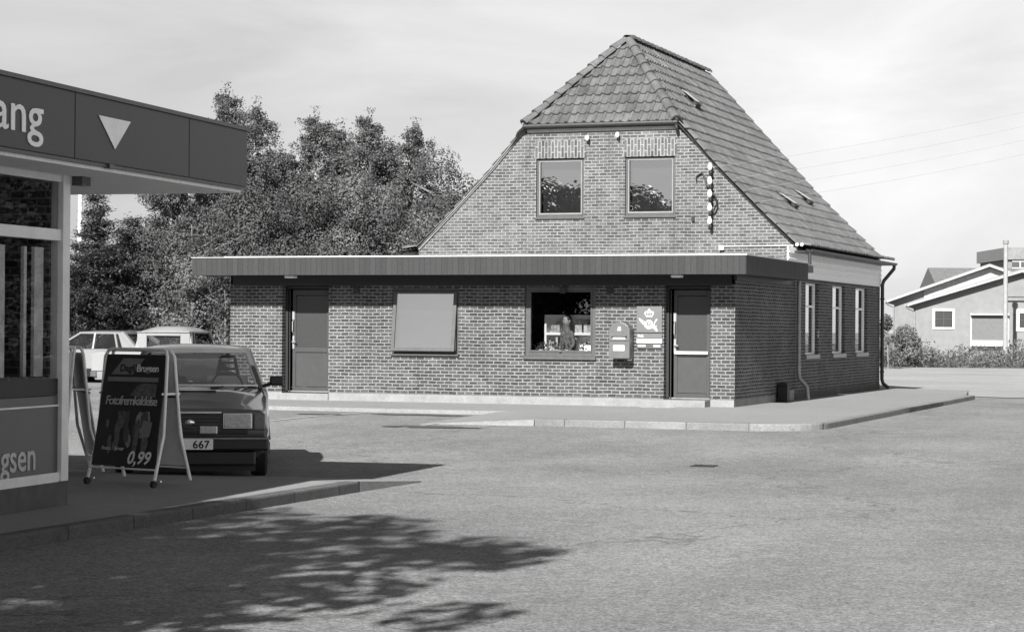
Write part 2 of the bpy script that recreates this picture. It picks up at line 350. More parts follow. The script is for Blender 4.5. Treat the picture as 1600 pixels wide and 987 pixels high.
# sidewalk before the shop
slab('sidewalk', [(-14, -45), (.92, -45), (.92, -19.5), (-14, -19.5)], -.262, M_pave)
slab('kerb', [(1.1, -45), (1.1, -19.5), (.92, -19.5), (.92, -45)], -.255, M_kerbd, bev=.02)
m = MB(); m.add([(-14, -19.5, -.262), (.92, -19.5, -.262), (1.1, -19.5, -.256), (1.12, -17.9, -.352), (-14, -17.9, -.352), (1.1, -19.5, -.5)], [(0, 1, 2, 3, 4), (5, 3, 2)]); tag(m.build('ramp', M_pave), kind='structure')
# pale road to the right behind the house and the overgrown verge
a, b, c_, d_ = W(8.6, 58), W(60, 58), W(60, 92), W(8.0, 92)
m = MB(); m.add([(*p, -.222) for p in (W(7.5, 56), W(11.5, 50.5), W(60, 64), W(60, 93), W(6, 93))], [(0, 1, 2, 3, 4)]); tag(m.build('road', M_road2), kind='structure')
m = MB(); m.add([(*p, -.216) for p in (W(4, 91.5), W(80, 91.5), W(160, 400), W(-60, 400))], [(0, 1, 2, 3)]); tag(m.build('field', M_grassy), kind='structure')
m = MB(); m.add([(*p, -.220) for p in (W(-60, 63.5), W(-1.5, 60.5), W(4, 90), W(-10, 400), W(-260, 400))], [(0, 1, 2, 3, 4)]); tag(m.build('lawn', M_grassy), kind='structure')

# parking lines, stains, drain
for k, (p, q) in enumerate((((-5.84, -3.7), (-6.0, -8.2)), ((-3.05, -3.9), (-3.2, -8.4)), ((-8.6, -3.6), (-8.8, -8.0)))):
    mb_ = MB(); n = 12
    P0, P1 = Vector((*p, 0)), Vector((*q, 0)); sd = Vector((.04, 0, 0))
    for i in range(n):
        A = P0.lerp(P1, i/n); B = P0.lerp(P1, (i+1)/n)
        mb_.add([(A.x-.04, A.y, gz(0, A.y)+.004), (A.x+.04, A.y, gz(0, A.y)+.004), (B.x+.04, B.y, gz(0, B.y)+.004), (B.x-.04, B.y, gz(0, B.y)+.004)], [(0, 1, 2, 3)])
    tag(mb_.build('painted_bay_line', M_line), kind='structure')
def blot(cx, cy, rx, ry, seed, z=.006):
    rr = random.Random(seed); n = 26; pts = []
    for i in range(n):
        t = 2*math.pi*i/n; k = .75+.35*rr.random(); x, y = cx+rx*k*math.cos(t), cy+ry*k*math.sin(t); pts.append((x, y, gz(x, y)+z))
    m = MB(); m.add([(cx, cy, gz(cx, cy)+z)]+pts, [(0, 1+i, 1+(i+1) % n) for i in range(n)]); return m
for i, (cx, cy, rx, ry) in enumerate(((-6.2, -4.9, .55, .16), (-4.6, -4.3, 1.0, .28), (-2.9, -7.9, .8, .3))):
    tag(blot(cx, cy, rx, ry, i).build('oil_stain', M_stain), kind='structure')
m = MB()
for i in range(5):
    m.bar((3.19-.12+i*.06, -13.94-.09, -.355), (3.19-.12+i*.06, -13.94+.09, -.355), .025, .012)
m.bar((3.04, -14.04, -.355), (3.34, -14.04, -.355), .02, .014); m.bar((3.04, -13.84, -.355), (3.34, -13.84, -.355), .02, .014)
dr = m.build('drain_grate', M_black); tag(dr, 'small black iron drain grate lying in the open asphalt', 'drain')

# ================================================================== POST OFFICE
HO = empty('brick_building', (0, 0, 0), 0, 'brick post office with steep half hipped tile roof and flat roofed front annex', 'building')
ZB = 0.0; ZT = 2.13
# annex front
win1 = (-6.97, -5.56, .79, 2.08); win2 = (-4.18, -2.74, .765, 2.11)
doorL = (-9.39, -8.355); doorR = (-1.38, -.47)
outline = [(-10.56, ZB), (doorL[0], ZB), (doorL[0], ZT), (doorL[1], ZT), (doorL[1], ZB), (doorR[0], ZB), (doorR[0], ZT), (doorR[1], ZT), (doorR[1], ZB), (0, ZB), (0, ZT+.04), (-10.56, ZT+.04)]
# keep doors as notches: raise their top a hair under the wall top
mbw = wallmesh(outline, [rect(win1[0], win1[1], win1[2], win1[3]), rect(win2[0], win2[1], win2[2], win2[3])], 'y', 0, .12, 1)
for (u0, u1) in (doorL, doorR):
    for u in (u0, u1): mbw.add([(u, 0, -.02), (u, .35, -.02), (u, .35, ZT), (u, 0, ZT)], [(0, 1, 2, 3)])
mbw.add([(0, 0, ZB), (0, 4.98, ZB), (0, 4.98, ZT+.3), (0, 0, ZT+.3)], [(0, 1, 2, 3)])
mbw.add([(-10.56, 0, ZB), (-10.56, 4.98, ZB), (-10.56, 4.98, ZT+.3), (-10.56, 0, ZT+.3)], [(0, 3, 2, 1)])
mbw.add([(-10.56, 4.98, ZB), (-8.6, 4.98, ZB), (-8.6, 4.98, ZT+.3), (-10.56, 4.98, ZT+.3)], [(0, 3, 2, 1)])
mbw.build('annex_wall', M_brick_a, HO)
m = MB(); m.box((-10.54, .012, -.5), (doorL[0], 4.96, -.002)); m.box((doorL[1], .012, -.5), (doorR[0], 3, -.002)); m.box((doorR[1], .012, -.5), (-.012, 4.96, -.002))
m.box((doorL[0]-.0, -.02, -.5), (doorL[1], .6, -.03)); m.box((doorR[0]-.35, -.38, -.5), (doorR[1], .6, -.02))
m.build('plinth', M_plinth, HO, bevel=.006)
# dark band under the canopy, canopy slab, boards and trim
m = MB(); m.box((-10.5, -.02, ZT), (-.06, .1, 2.325)); m.box((-.03, .0, ZT+.1), (.03, 4.9, 2.325)); m.build('header_beam', M_dark, HO)
m = MB(); m.box((-10.86, -.9, 2.326), (.40, 4.2, 2.36)); m.build('soffit', M_dark, HO)
fa = MB(); z0, z1 = 2.32, 2.665
fa.box((-10.93, -.95, z0), (.448, -.92, z1)); fa.box((.418, -.92, z0), (.448, 4.23, z1)); fa.box((-10.93, -.92, z0), (-10.90, 4.9, z1)); fa.box((.0, 4.2, z0), (.418, 4.23, z1))
fa.build('fascia', M_board, HO)
m = MB(); m.box((-10.2, -.965, z1), (.462, -.90, z1+.026)); m.box((.40, -.9, z1), (.462, 4.24, z1+.02)); m.box((-10.945, -.965, z1), (-10.2, -.9, z1+.012)); m.build('roof_edge_trim', M_trim, HO)
m = MB(); m.box((-10.89, -.89, 2.5), (.39, 4.985, z1-.02)); m.build('flat_roof', plain('roofing_felt', .12, .9, .2, 3), HO)

def window(parent, x0, x1, z0, z1, y, fw=.06, inset=.08, mat=M_frame, glassm=M_glass, sill=True, inner=None, axis='y', sillm=None, sillh=.05, sillout=.05, transom=None):
    """frame (> glass, sill). for axis 'y' wall faces -y; for 'x' wall faces +x"""
    def T(u, d, z): return (u, y+d, z) if axis == 'y' else (y-d, u, z)
    f = MB(); d0, d1 = inset, inset+.06
    for a in ((x0, x0+fw, z0, z1), (x1-fw, x1, z0, z1), (x0+fw, x1-fw, z0, z0+fw), (x0+fw, x1-fw, z1-fw, z1)):
        f.box(T(a[0], d0, a[2]), T(a[1], d1, a[3]))
    if transom: f.box(T(x0+fw, d0, transom-fw*.5), T(x1-fw, d1, transom+fw*.5))
    fo = f.build('window', mat, parent, bevel=.006)
    gl = MB(); gl.box(T(x0+fw*.8, d0+.03, z0+fw*.8), T(x1-fw*.8, d0+.036, z1-fw*.8)); gl.build('glass', glassm, fo)
    if inner:
        q = MB()
        for a in ((x0+fw, x0+fw+.025, z0+fw, z1-fw), (x1-fw-.025, x1-fw, z0+fw, z1-fw), (x0+fw+.025, x1-fw-.025, z0+fw, z0+fw+.035), (x0+fw+.025, x1-fw-.025, z1-fw-.02, z1-fw)):
            q.box(T(a[0], d0-.012, a[2]), T(a[1], d0+.028, a[3]))
        q.build('casement', inner, fo)
    if sill:
        s = MB(); s.box(T(x0-.02, -sillout, z0-sillh), T(x1+.02, d0, z0-.001)); s.build('sill', sillm or M_frame, fo, bevel=.006)
    return fo

# window 1: sash tilted out at the bottom, reflecting the sky
x0, x1, z0, z1 = win1
f = MB()
for a in ((x0, x0+.05, z0, z1), (x1-.05, x1, z0, z1), (x0+.05, x1-.05, z0, z0+.07), (x0+.05, x1-.05, z1-.05, z1)): f.box((a[0], .02, a[2]), (a[1], .1, a[3]))
w1 = f.build('window', M_frame, HO, bevel=.006)
m = MB(); m.box((x0-.02, -.06, z0-.04), (x1+.02, .03, z0-.001)); m.build('sill', M_frame, w1, bevel=.006)
A = Matrix.Translation((0, .02, z1-.06)) @ Matrix.Rotation(-R(7.5), 4, 'X')
hh = z1-z0-.1
m = MB()
for a in ((x0+.03, x0+.1, -hh, 0), (x1-.1, x1-.03, -hh, 0), (x0+.1, x1-.1, -hh, -hh+.07), (x0+.1, x1-.1, -.05, 0)): m.box((a[0], -.03, a[2]), (a[1], .03, a[3]))
sa = m.xf(A).build('sash', M_frame, w1, bevel=.006)
m = MB(); m.box((x0+.09, -.004, -hh+.06), (x1-.09, .004, -.04)); m.xf(A).build('glass', M_glass_tilt, w1)
m = MB(); m.box((x0+.06, .13, z0), (x1-.06, .14, z1)); m.build('roller_blind', plain('blind_cloth', .4, .9, .06), HO)
# window 2
wn = window(HO, *win2, 0, fw=.085, inset=.04, inner=M_frame, glassm=M_glass_lo, sillh=.06, sillout=.06)
# doors
def door(u0, u1, side, bar):
    r = empty('door', (0, 0, 0)); r.parent = HO
    y = .22; f = MB(); fw = .055
    for a in ((u0, u0+fw, 0, ZT), (u1-fw, u1, 0, ZT), (u0+fw, u1-fw, ZT-.06, ZT)): f.box((a[0], y-.06, a[2]), (a[1], y+.05, a[3]))
    f.box((u0+fw+.02, y-.05, 0), (u0+fw+.045, y-.01, ZT-.08))
    f.build('door_frame', M_dark, r, bevel=.005)
    a, b = u0+.14, u1-fw-.004
    m = MB()
    for q in ((a, a+.07, .0, ZT-.08), (b-.07, b, .0, ZT-.08), (a+.07, b-.07, .0, .09), (a+.07, b-.07, .78, .88), (a+.07, b-.07, ZT-.2, ZT-.08)): m.box((q[0], y-.02, q[2]+.012), (q[1], y+.03, q[3]))
    m.build('door_leaf', M_doorp, r, bevel=.004)
    m = MB(); m.box((a+.07, y, .1), (b-.07, y+.02, .78)); m.build('door_panel', M_doorp, r)
    m = MB(); m.box((a+.07, y, .88), (b-.07, y+.012, ZT-.2)); m.build('door_glass', M_wired, r)
    m = MB(); m.box((a+.0, y-.045, 1.45), (a+.05, y-.021, 1.62)); m.tube([(a+.025, y-.03, .98), (a+.025, y-.09, 1.0), (a+.1, y-.09, 1.0)], .014); m.box((a+.005, y-.035, .86), (a+.045, y-.021, 1.12)); m.tube([(a+.02, y-.03, 1.18), (a+.02, y-.07, 1.22), (a+.02, y-.07, 1.4), (a+.02, y-.03, 1.44)], .012)
    m.build('door_handle', M_steel, r, smooth=40)
    if bar:
        m = MB(); m.tube([(a+.03, y-.06, .86), (b-.03, y-.06, .86)], .03); m.build('push_bar', M_white, r, smooth=40)
    m = MB(); m.box((u0, .2, -.02), (u1, .27, .012)); m.build('threshold', M_zinc, r)
door(*doorL, 1, False); door(*doorR, 1, True)
# soffit lamps
for px in (-8.95, -.98):
    m = MB(); m.box((px-.1, -.62, 2.27), (px+.1, -.42, 2.325)); m.build('soffit_lamp', M_white, HO, bevel=.02)
for px in (-7.75, -2.45, -3.4):   # small alarm / vent blocks under the soffit
    m = MB(); m.box((px-.06, -.035, 1.98), (px+.06, -.001, 2.1)); m.build('wall_vent', M_dark, HO)

# interior of the annex
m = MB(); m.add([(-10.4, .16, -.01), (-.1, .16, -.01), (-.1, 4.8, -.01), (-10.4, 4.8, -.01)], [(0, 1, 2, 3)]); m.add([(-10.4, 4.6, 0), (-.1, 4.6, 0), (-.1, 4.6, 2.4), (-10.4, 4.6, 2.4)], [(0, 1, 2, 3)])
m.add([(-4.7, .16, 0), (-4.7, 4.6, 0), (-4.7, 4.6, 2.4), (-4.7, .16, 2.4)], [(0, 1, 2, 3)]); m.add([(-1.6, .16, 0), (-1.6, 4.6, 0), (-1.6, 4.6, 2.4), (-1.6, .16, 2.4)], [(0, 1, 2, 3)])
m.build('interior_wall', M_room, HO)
# display cabinet
CB = empty('display_cabinet', (-3.45, .5, 0), 0, 'pale open cabinet of folders behind the wide annex window', 'cabinet')
m = MB()
for z in (.3, .86, 1.18, 1.5): m.box((-.46, 0, z), (.46, .28, z+.045 if z < 1.4 else z+.07))
m.box((-.5, 0, 0), (-.46, .28, 1.57)); m.box((.46, 0, 0), (.5, .28, 1.57)); m.box((-.46, .25, .3), (.46, .28, 1.5)); m.build('carcass', M_white, CB)
rr = random.Random(3); M_fold = plain('folder_card', .4, .8, .5, 9)
for z in (.905, 1.225):
    m = MB(); x = -.42
    while x < .4:
        wd = rr.uniform(.03, .09)
        if rr.random() < .8: m.box((x, .04, z), (x+wd-.006, .22, z+rr.uniform(.14, .23)))
        x += wd
    m.build('folder_row', M_fold, CB)
rr = random.Random(5)
for i, (px, s, col) in enumerate(((-3.93, .1, .7), (-3.62, .2, .55), (-3.36, .16, .7), (-3.0, .13, .65))):
    P_ = empty('potted_plant', (px, .25, .80), 0, ['low potted plant in the left corner of the annex window sill', 'potted plant in a wide pale box on the annex window sill', 'potted plant in a white bowl at the middle of the window sill', 'small potted plant by the notice in the annex window'][i], 'plant', 'potted plants on the window sill')
    m = MB(); m.tube([(0, 0, 0), (0, 0, .1)], s*.42, 12, r2=s*.52); m.build('pot', plain('pot%d' % i, col, .6), P_, smooth=40)
    m = MB()
    for k in range(60):
        t = rr.random()*6.28; r_ = rr.random()*s; c0 = Vector((r_*math.cos(t), r_*math.sin(t)*.5, .1+rr.random()*.14)); a_ = Vector((rr.gauss(0, 1), rr.gauss(0, 1), rr.gauss(0, 1))).normalized()*.03; b_ = Vector((rr.gauss(0, 1), rr.gauss(0, 1), rr.gauss(0, 1))).normalized()*.025
        m.add([c0-a_, c0-b_, c0+a_, c0+b_], [(0, 1, 2, 3)])
    m.build('leaves', M_leaf[1], P_)
m = MB(); m.box((-4.12, .14, .74), (-2.78, .38, .798)); m.build('window_board', M_trim, HO)
m = MB(); m.box((-2.98, .062, .862), (-2.86, .066, .985)); o = m.build('paper_notice', M_white); tag(o, 'small white paper notice in the lower right corner of the annex window', 'notice')
m = MB(); m.box((-2.97, .0605, .90), (-2.93, .0618, .94)); m.box((-2.92, .0605, .885), (-2.87, .0618, .89)); m.box((-2.92, .0605, .93), (-2.87, .0618, .938)); m.build('printing', M_dark, o)

# gable wall of the main house
YG = 5.0; XC = -4.25; M_case = plain('casement_paint', .2, .5)
prof = [(0, 7.74), (1.69, 5.70), (2.15, 5.17), (2.55, 4.72), (3.42, 3.84), (4.25, 3.02)]    # distance from ridge line, height
left = [(XC-d, z) for d, z in prof[1:]]; right = [(XC+d, z) for d, z in prof[1:]]
outl = [(-8.5, 0)] + [(0, 0)] + right[::-1] + left
outl = [(-8.5, 0), (0, 0), (0, 3.02)] + [(XC+d, z) for d, z in prof[1:-1][::-1]] + [(XC-d, z) for d, z in prof[1:-1]] + [(-8.5, 3.02)]
gw = [(-5.745, -4.65, 3.72, 4.995), (-3.72, -2.605, 3.73, 4.995)]
wallmesh(outl, [rect(*q) for q in gw], 'y', YG, .12, 1).build('gable_wall', M_brick_g, HO)
for q in gw:
    window(HO, *q, YG, fw=.055, inset=.05, inner=M_case, sillh=.045, sillout=.04)
    m = MB(); m.prism([(q[0]-.06, YG-.012, q[3]+.002), (q[1]+.06, YG-.012, q[3]+.002), (q[1]+.0, YG-.012, q[3]+.385), (q[0]-.0, YG-.012, q[3]+.385)], (0, .014, 0)); m.build('lintel', M_brick_s, HO)
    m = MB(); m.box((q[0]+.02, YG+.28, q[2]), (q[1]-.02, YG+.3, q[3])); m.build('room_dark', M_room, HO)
m = MB(); m.box((-5.95, YG-.035, 5.56), (-2.55, YG, 5.60)); m.box((-5.95, YG-.05, 5.6), (-2.55, YG, 5.64)); m.build('cornice', M_trim, HO, bevel=.004)
m = MB(); m.tube([(-6.0, YG-.15, 5.69), (-2.52, YG-.15, 5.70)], .06, 10); m.box((-6.0, YG-.1, 5.63), (-2.54, YG, 5.69)); m.tube([(-2.56, YG-.15, 5.70), (-2.54, YG-.15, 5.58), (-2.54, YG-.03, 5.45)], .035); m.tube([(-5.98, YG-.15, 5.66), (-6.14, YG-.06, 5.56), (-6.24, YG+.05, 5.42)], .04); m.build('hip_gutter', M_gut, HO, smooth=40)
# rendered edge up the sloping gable
for sgn in (-1,):
    m = MB()
    for (d0, a0), (d1, a1) in zip(prof[1:-1], prof[2:]):
        m.bar((XC+sgn*(d0+.0), YG-.01, a0+.02), (XC+sgn*(d1+.0), YG-.01, a1+.02), .05, .06)
    m.build('verge', plain('verge_mortar%d' % sgn, .2, .9, .25, 6, bmp=.006), HO)
# side walls + rear
YR = 14.5
sw = [(6.03, 7.32), (8.80, 10.2), (11.43, 12.9)]
wm = wallmesh([(4.98, 0), (YR, 0), (YR, 2.45), (4.98, 2.45)], [rect(a, b, .78, 2.32) for a, b in sw], 'x', 0, .16, -1)
wm.add([(-8.5, YG, 0), (-8.5, YR, 0), (-8.5, YR, 3.1), (-8.5, YG, 3.1)], [(0, 3, 2, 1)])
rear = [(-8.5, 0), (0, 0)] + [(XC+d, z) for d, z in prof[1:][::-1]] + [(XC-d, z) for d, z in prof[1:]]
wm2 = wallmesh(rear, [], 'y', YR, 0, -1); wm.add(wm2.v, wm2.f)
wm.build('side_wall', M_brick_a, HO)
m = MB(); m.box((-8.48, 5.02, -.5), (.012, YR-.01, -.002)); m.build('tarred_base', M_plinth_d, HO)
for i, (a, b) in enumerate(sw):
    fo = window(HO, a, b, .78, 2.32, 0, fw=.045, inset=.08, mat=M_white, glassm=M_glass_side, axis='x', sillh=.09, sillout=.04, sillm=M_zinc, transom=1.82)
    m = MB(); m.box((-.165, a+.06, .82), (-.155, b-.06, 1.8)); m.build('curtain', plain('net_curtain%d' % i, .75, .9, .35, 5, stretch=(1, 3, .7)), fo)
m = MB(); m.box((-1.2, 5.2, .02), (-1.15, YR-.2, 2.5)); m.build('interior_wall', M_room, HO)
# white lapped frieze boards under the side eaves
m = MB(); zz = 2.40
for k in range(5):
    m.add([(.005, 4.24 if k > 1 else 4.24, zz), (.05, 4.24, zz), (.022, 4.24, zz+.125), (.005, 4.24, zz+.125), (.005, YR-.02, zz), (.05, YR-.02, zz), (.022, YR-.02, zz+.125), (.005, YR-.02, zz+.125)], [(0, 1, 2, 3), (7, 6, 5, 4), (1, 5, 6, 2), (0, 4, 5, 1), (3, 2, 6, 7)]); zz += .125
m.build('frieze_boards', M_whitew, HO)
m = MB(); m.box((-.05, 4.3, 2.4), (.004, 5.0, 3.0)); m.build('corner_block', M_brick_g, HO)
# eaves gutter, brackets, downpipes
for sx_, nm in ((.36, 1), (-8.86, -1)):
    m = MB(); y0 = 4.72
    seg = [(math.cos(t)*.065, math.sin(t)*.065) for t in np.linspace(math.pi, 2*math.pi, 7)]
    V = []
    for y in (y0, YR+.1):
        for a_, b_ in seg: V.append((sx_+a_, y, 2.985+b_))
        for a_, b_ in seg[::-1]: V.append((sx_+a_*.85, y, 2.985+b_*.85))
    n = len(seg)*2; F = [(i, (i+1) % n, n+(i+1) % n, n+i) for i in range(n)] + [tuple(range(n)), tuple(range(2*n-1, n-1, -1))]
    m.add(V, F); m.box((sx_-.36*nm, y0+.02, 2.93), (sx_-.08*nm, YR+.08, 2.95)); m.build('gutter', M_gut, HO, smooth=40)
def pipe(name, pts, r, mat):
    m = MB(); m.tube(pts, r, 10)
    for k in range(len(pts)-1):
        a_, b_ = Vector(pts[k]), Vector(pts[k+1])
        if abs(a_.x-b_.x) < .01 and (a_-b_).length > 1:
            for t in (.15, .55, .92): c0 = a_.lerp(b_, t); m.tube([c0-Vector((0, 0, .02)), c0+Vector((0, 0, .02))], r*1.25, 10)
    m.build(name, mat, HO, smooth=40)
pipe('downpipe', [(.36, 4.78, 2.93), (.36, 4.78, 2.66)], .035, M_gut)
pipe('downpipe', [(.1, 4.95, 2.33), (.1, 4.95, .42), (.12, 4.95, .3), (.27, 5.0, .12), (.29, 5.0, -.13)], .042, M_zinc)
pipe('downpipe', [(.36, YR-.05, 2.93), (.36, YR-.05, 2.85), (.12, YR-.12, 2.55), (.09, YR-.14, 2.45), (.09, YR-.14, .1), (.12, YR-.14, -.0), (.26, YR-.1, -.12)], .045, M_gut)
# ---- pantiled roof
TW, TL = .205, .315
ux = np.array([0, .18, .36, .52, .62, .72, .82, .92, 1.0]); uz = np.array([.012, -.004, -.008, .0, .016, .036, .044, .034, .010])
def tile(mb, origin, across, down, nrm, rr):
    j = rr.uniform(-.004, .004); k = len(mb.v); dj = rr.uniform(-.008, .008); n = len(ux)
    for t, lift in ((0, .005), (1, .048)):
        for a_, b_ in zip(ux, uz):
            mb.v.append(tuple(origin + across*(a_*TW) + down*(t*(TL+.03)+ (dj if t else 0)) + nrm*(b_+lift+j)))
    for a_, b_ in zip(ux, uz):
        mb.v.append(tuple(origin + across*(a_*TW) + down*(TL+.03+dj) + nrm*(b_+.014+j)))
    for i in range(n-1):
        mb.f.append((k+i, k+n+i, k+n+i+1, k+i+1)); mb.f.append((k+n+i, k+2*n+i, k+2*n+i+1, k+n+i+1))
    mb.f.append((k, k+n, k+2*n)); mb.f.append((k+n-1, k+2*n-1, k+3*n-1))
rr = random.Random(11)
RF = MB()
HR = 6.87
def reary(z):
    return YR+.1 if z < 5.7 else YR+.1-(z-5.7)/2.05*.95
def hipy(z):   # front edge of the side slopes (hip) by height
    if z < 5.68: return YG-.06
    return YG-.2 + (z-5.68)/(7.74-5.68)*(HR-YG+.2)
prof2 = prof[:-1] + [(4.25, 3.05), (4.58, 2.99)]
for sgn in (1, -1):
    P = [Vector((XC+sgn*d, 0, z+.05)) for d, z in prof2]
    # deck
    for (a_, b_) in zip(P, P[1:]):
        RF.add([(a_.x, hipy(a_.z-.05), a_.z-.035), (b_.x, hipy(b_.z-.05), b_.z-.035), (b_.x, reary(b_.z), b_.z-.035), (a_.x, reary(a_.z), a_.z-.035)], [(0, 1, 2, 3)])
    seglen = [(b_-a_).length for a_, b_ in zip(P, P[1:])]; tot = sum(seglen)
    s = tot-TL-.02
    while s > -TL*.3:
        def at_(q):
            q = max(q, 0); i = 0
            while i < len(seglen)-1 and q > seglen[i]: q -= seglen[i]; i += 1
            return P[i] + (P[i+1]-P[i])*(q/seglen[i])
        A_, B_ = at_(s), at_(s+TL); dn = (B_-A_).normalized(); nn = Vector((-dn.z*sgn, 0, dn.x*sgn)) if True else None
        if nn.z < 0: nn = -nn
        y = reary(A_.z)-TW
        while y > hipy(A_.z) - TW*.5:
            o_ = Vector((A_.x, y, A_.z))
            tile(RF, o_, Vector((0, 1, 0)), dn, nn, rr); y -= TW
        s -= TL
# hip face
hz0, hy0 = 5.70, YG-.14
dn = Vector((0, hy0-HR, hz0-7.74)).normalized(); nn = Vector((0, dn.z, -dn.y)); nn = nn if nn.z > 0 else -nn
RF.add([(XC-1.8, YR+.1, 5.7), (XC+1.8, YR+.1, 5.7), (XC, 13.6, 7.74)], [(0, 2, 1)])
Lh = math.hypot(hy0-HR, hz0-7.74); hw = 1.75
RF.add([(XC-hw, hy0, hz0), (XC+hw, hy0, hz0), (XC, HR, 7.74)], [(0, 1, 2)])
s = Lh-TL
while s > -.1:
    z = 7.74 + dn.z*s; half = hw*(s+TL*.6)/Lh
    y_ = HR + dn.y*s; n_ = int(math.ceil(2*half/TW)); xx = XC - 1.74
    while xx < XC+hw:
        if abs(xx+TW/2-XC) < half+.03: tile(RF, Vector((xx, y_, z+.03)), Vector((1, 0, 0)), dn, nn, rr)
        xx += TW
    s -= TL
roof = RF.build('roof', M_tile, HO)
def ridge(pts, r, name, par):
    m = MB(); a_, b_ = Vector(pts[0]), Vector(pts[1]); Ln = (b_-a_).length; n = int(Ln/.36); d = (b_-a_).normalized()
    up = Vector((0, 0, 1)); up = (up - d*up.dot(d)).normalized(); sd = d.cross(up)
    for k in range(n+1):
        p0 = a_+d*(k*.36); p1 = p0+d*.41; V = []
        for (p, q, l) in ((p0, r*.86, -.01), (p1, r*1.08, .015)):
            for t in np.linspace(0, math.pi, 9): V.append(p + sd*(q*math.cos(t)) + up*(q*math.sin(t)*.85+l+rr.uniform(-.004, .004)))
        for t in np.linspace(0, math.pi, 9): V.append(p1 + sd*(r*.9*math.cos(t)) + up*(r*.9*math.sin(t)*.85-.01))
        F = [(i, i+1, 10+i, 9+i) for i in range(8)] + [(9+i, 10+i, 19+i, 18+i) for i in range(8)]
        m.add(V, F)
    m.build(name, M_tile, par, smooth=50)
ridge([(XC, HR-.1, 7.79), (XC, 13.5, 7.79)], .12, 'ridge_tiles', roof)
for sg in (-1, 1): ridge([(XC+sg*.04, HR-.06, 7.76), (XC+sg*1.68, YG-.13, 5.79)], .115, 'hip_tiles', roof)
# small cast iron roof windows, propped open
def on_slope(d, y):
    for (d0, a0), (d1, a1) in zip(prof2, prof2[1:]):
        if d0 <= d <= d1:
            z = a0 + (a1-a0)*(d-d0)/(d1-d0); return Vector((XC+d, y, z+.1)), Vector((d1-d0, 0, a1-a0)).normalized()
for d, y in ((1.05, 8.0), (3.08, 9.0), (2.85, 11.6)):
    p, dn = on_slope(d, y); nn = Vector((-dn.z, 0, dn.x)); nn = nn if nn.z > 0 else -nn; sd = Vector((0, 1, 0))
    m = MB(); B = Matrix((( dn.x, sd.x, nn.x, p.x), (dn.y, sd.y, nn.y, p.y), (dn.z, sd.z, nn.z, p.z), (0, 0, 0, 1)))
    for q in (((-.26, -.2, -.03), (-.22, .2, .04)), ((.26, -.2, -.03), (.30, .2, .05)), ((-.26, -.24, -.03), (.3, -.2, .04)), ((-.26, .2, -.03), (.3, .24, .04))): m.box(*q)
    m.box((.24, -.2, -.02), (.33, .2, .11)); wf = m.xf(B).build('roof_window', M_black, roof)  # black box at the lower end stands in for shade under the propped pane
    m = MB(); m.box((-.24, -.19, .04), (.27, .19, .055)); m.xf(B @ Matrix.Translation((0, 0, .02)) @ Matrix.Rotation(-.2, 4, 'Y')).build('pane', glass_mat('roof_pane%.1f' % y, .5, .3), wf)
# insulators with bracket, hooks, cable on the gable
br = empty('insulator_bracket', (0, 0, 0)); br.parent = HO
m = MB(); m.bar((-1.80, YG-.03, 3.5), (-1.80, YG-.03, 4.75), .03, .03); m.build('bracket_bar', M_gut, br)
INS = [4.66, 4.36, 4.09, 3.80, 3.52]
for z in INS:
    m = MB(); m.sphere((-1.80, YG-.16, z+.07), (.05, .05, .075)); m.tube([(-1.8, YG-.16, z+.13), (-1.8, YG-.16, z+.165)], .028); m.build('insulator', M_white, br, smooth=60)
    m = MB(); m.tube([(-1.8, YG-.0, z-.05), (-1.8, YG-.16, z-.05), (-1.8, YG-.16, z+.02)], .012, 6); m.sphere((-1.79, YG-.15, z-.05), (.04, .04, .06)); m.build('pin_and_shadow', M_black, br)  # iron pin, plus a black ball standing in for the insulator's shadow
m = MB()
m.tube([(-2.12, YG-.03, 4.55), (-2.0, YG-.05, 4.62), (-1.93, YG-.08, 4.5), (-1.9, YG-.1, 4.38), (-1.84, YG-.12, 4.3), (-1.78, YG-.13, 4.26)], .018, 6)
m.tube([(-1.78, YG-.12, 4.2), (-1.68, YG-.12, 4.1), (-1.66, YG-.12, 3.95), (-1.72, YG-.12, 3.82), (-1.79, YG-.12, 3.8)], .02, 6)
m.tube([(-2.13, YG-.03, 4.55), (-2.13, YG-.03, 4.42)], .014, 6); m.build('lead_in_cable', M_black, br, smooth=50)
for x, z in ((-4.55, 5.38), (-3.87, 5.43)):
    m = MB(); m.sphere((x, YG-.1, z+.03), (.045, .045, .065)); ho_ = m.build('insulator', M_white, HO, smooth=60)
    m = MB(); m.tube([(x, YG, z-.04), (x+.02, YG-.1, z-.05), (x+.02, YG-.1, z)], .018, 6); m.build('pin_and_shadow', M_black, ho_)  # plain pin here, without the shadow ball
m = MB(); m.tube([(-1.55, YG-.02, 3.06), (-.02-.0, YG-.02, 3.07)], .012, 6); m.tube([(-.06, YG-.02, 3.07), (-.06, YG-.02, 2.7)], .014, 6); m.build('conduit', M_trim, HO)
m = MB(); m.box((-1.62, YG-.08, 2.98), (-1.52, YG, 3.08)); m.build('junction_box', M_white, HO, bevel=.01)
m = MB(); m.sphere((.07, YG-.13, 3.08), .04); m.sphere((.17, YG-.13, 3.08), .04); m.build('insulator', M_white, HO, smooth=60)
m = MB(); m.bar((-2.2, YG-.02, 3.60), (-2.2, YG-.02, 3.7), .07, .06); m.build('wall_anchor', M_black, HO)
m = MB(); m.sphere((.07, 5.0, 2.6), .035); m.build('side_lamp', M_white, HO, smooth=60)

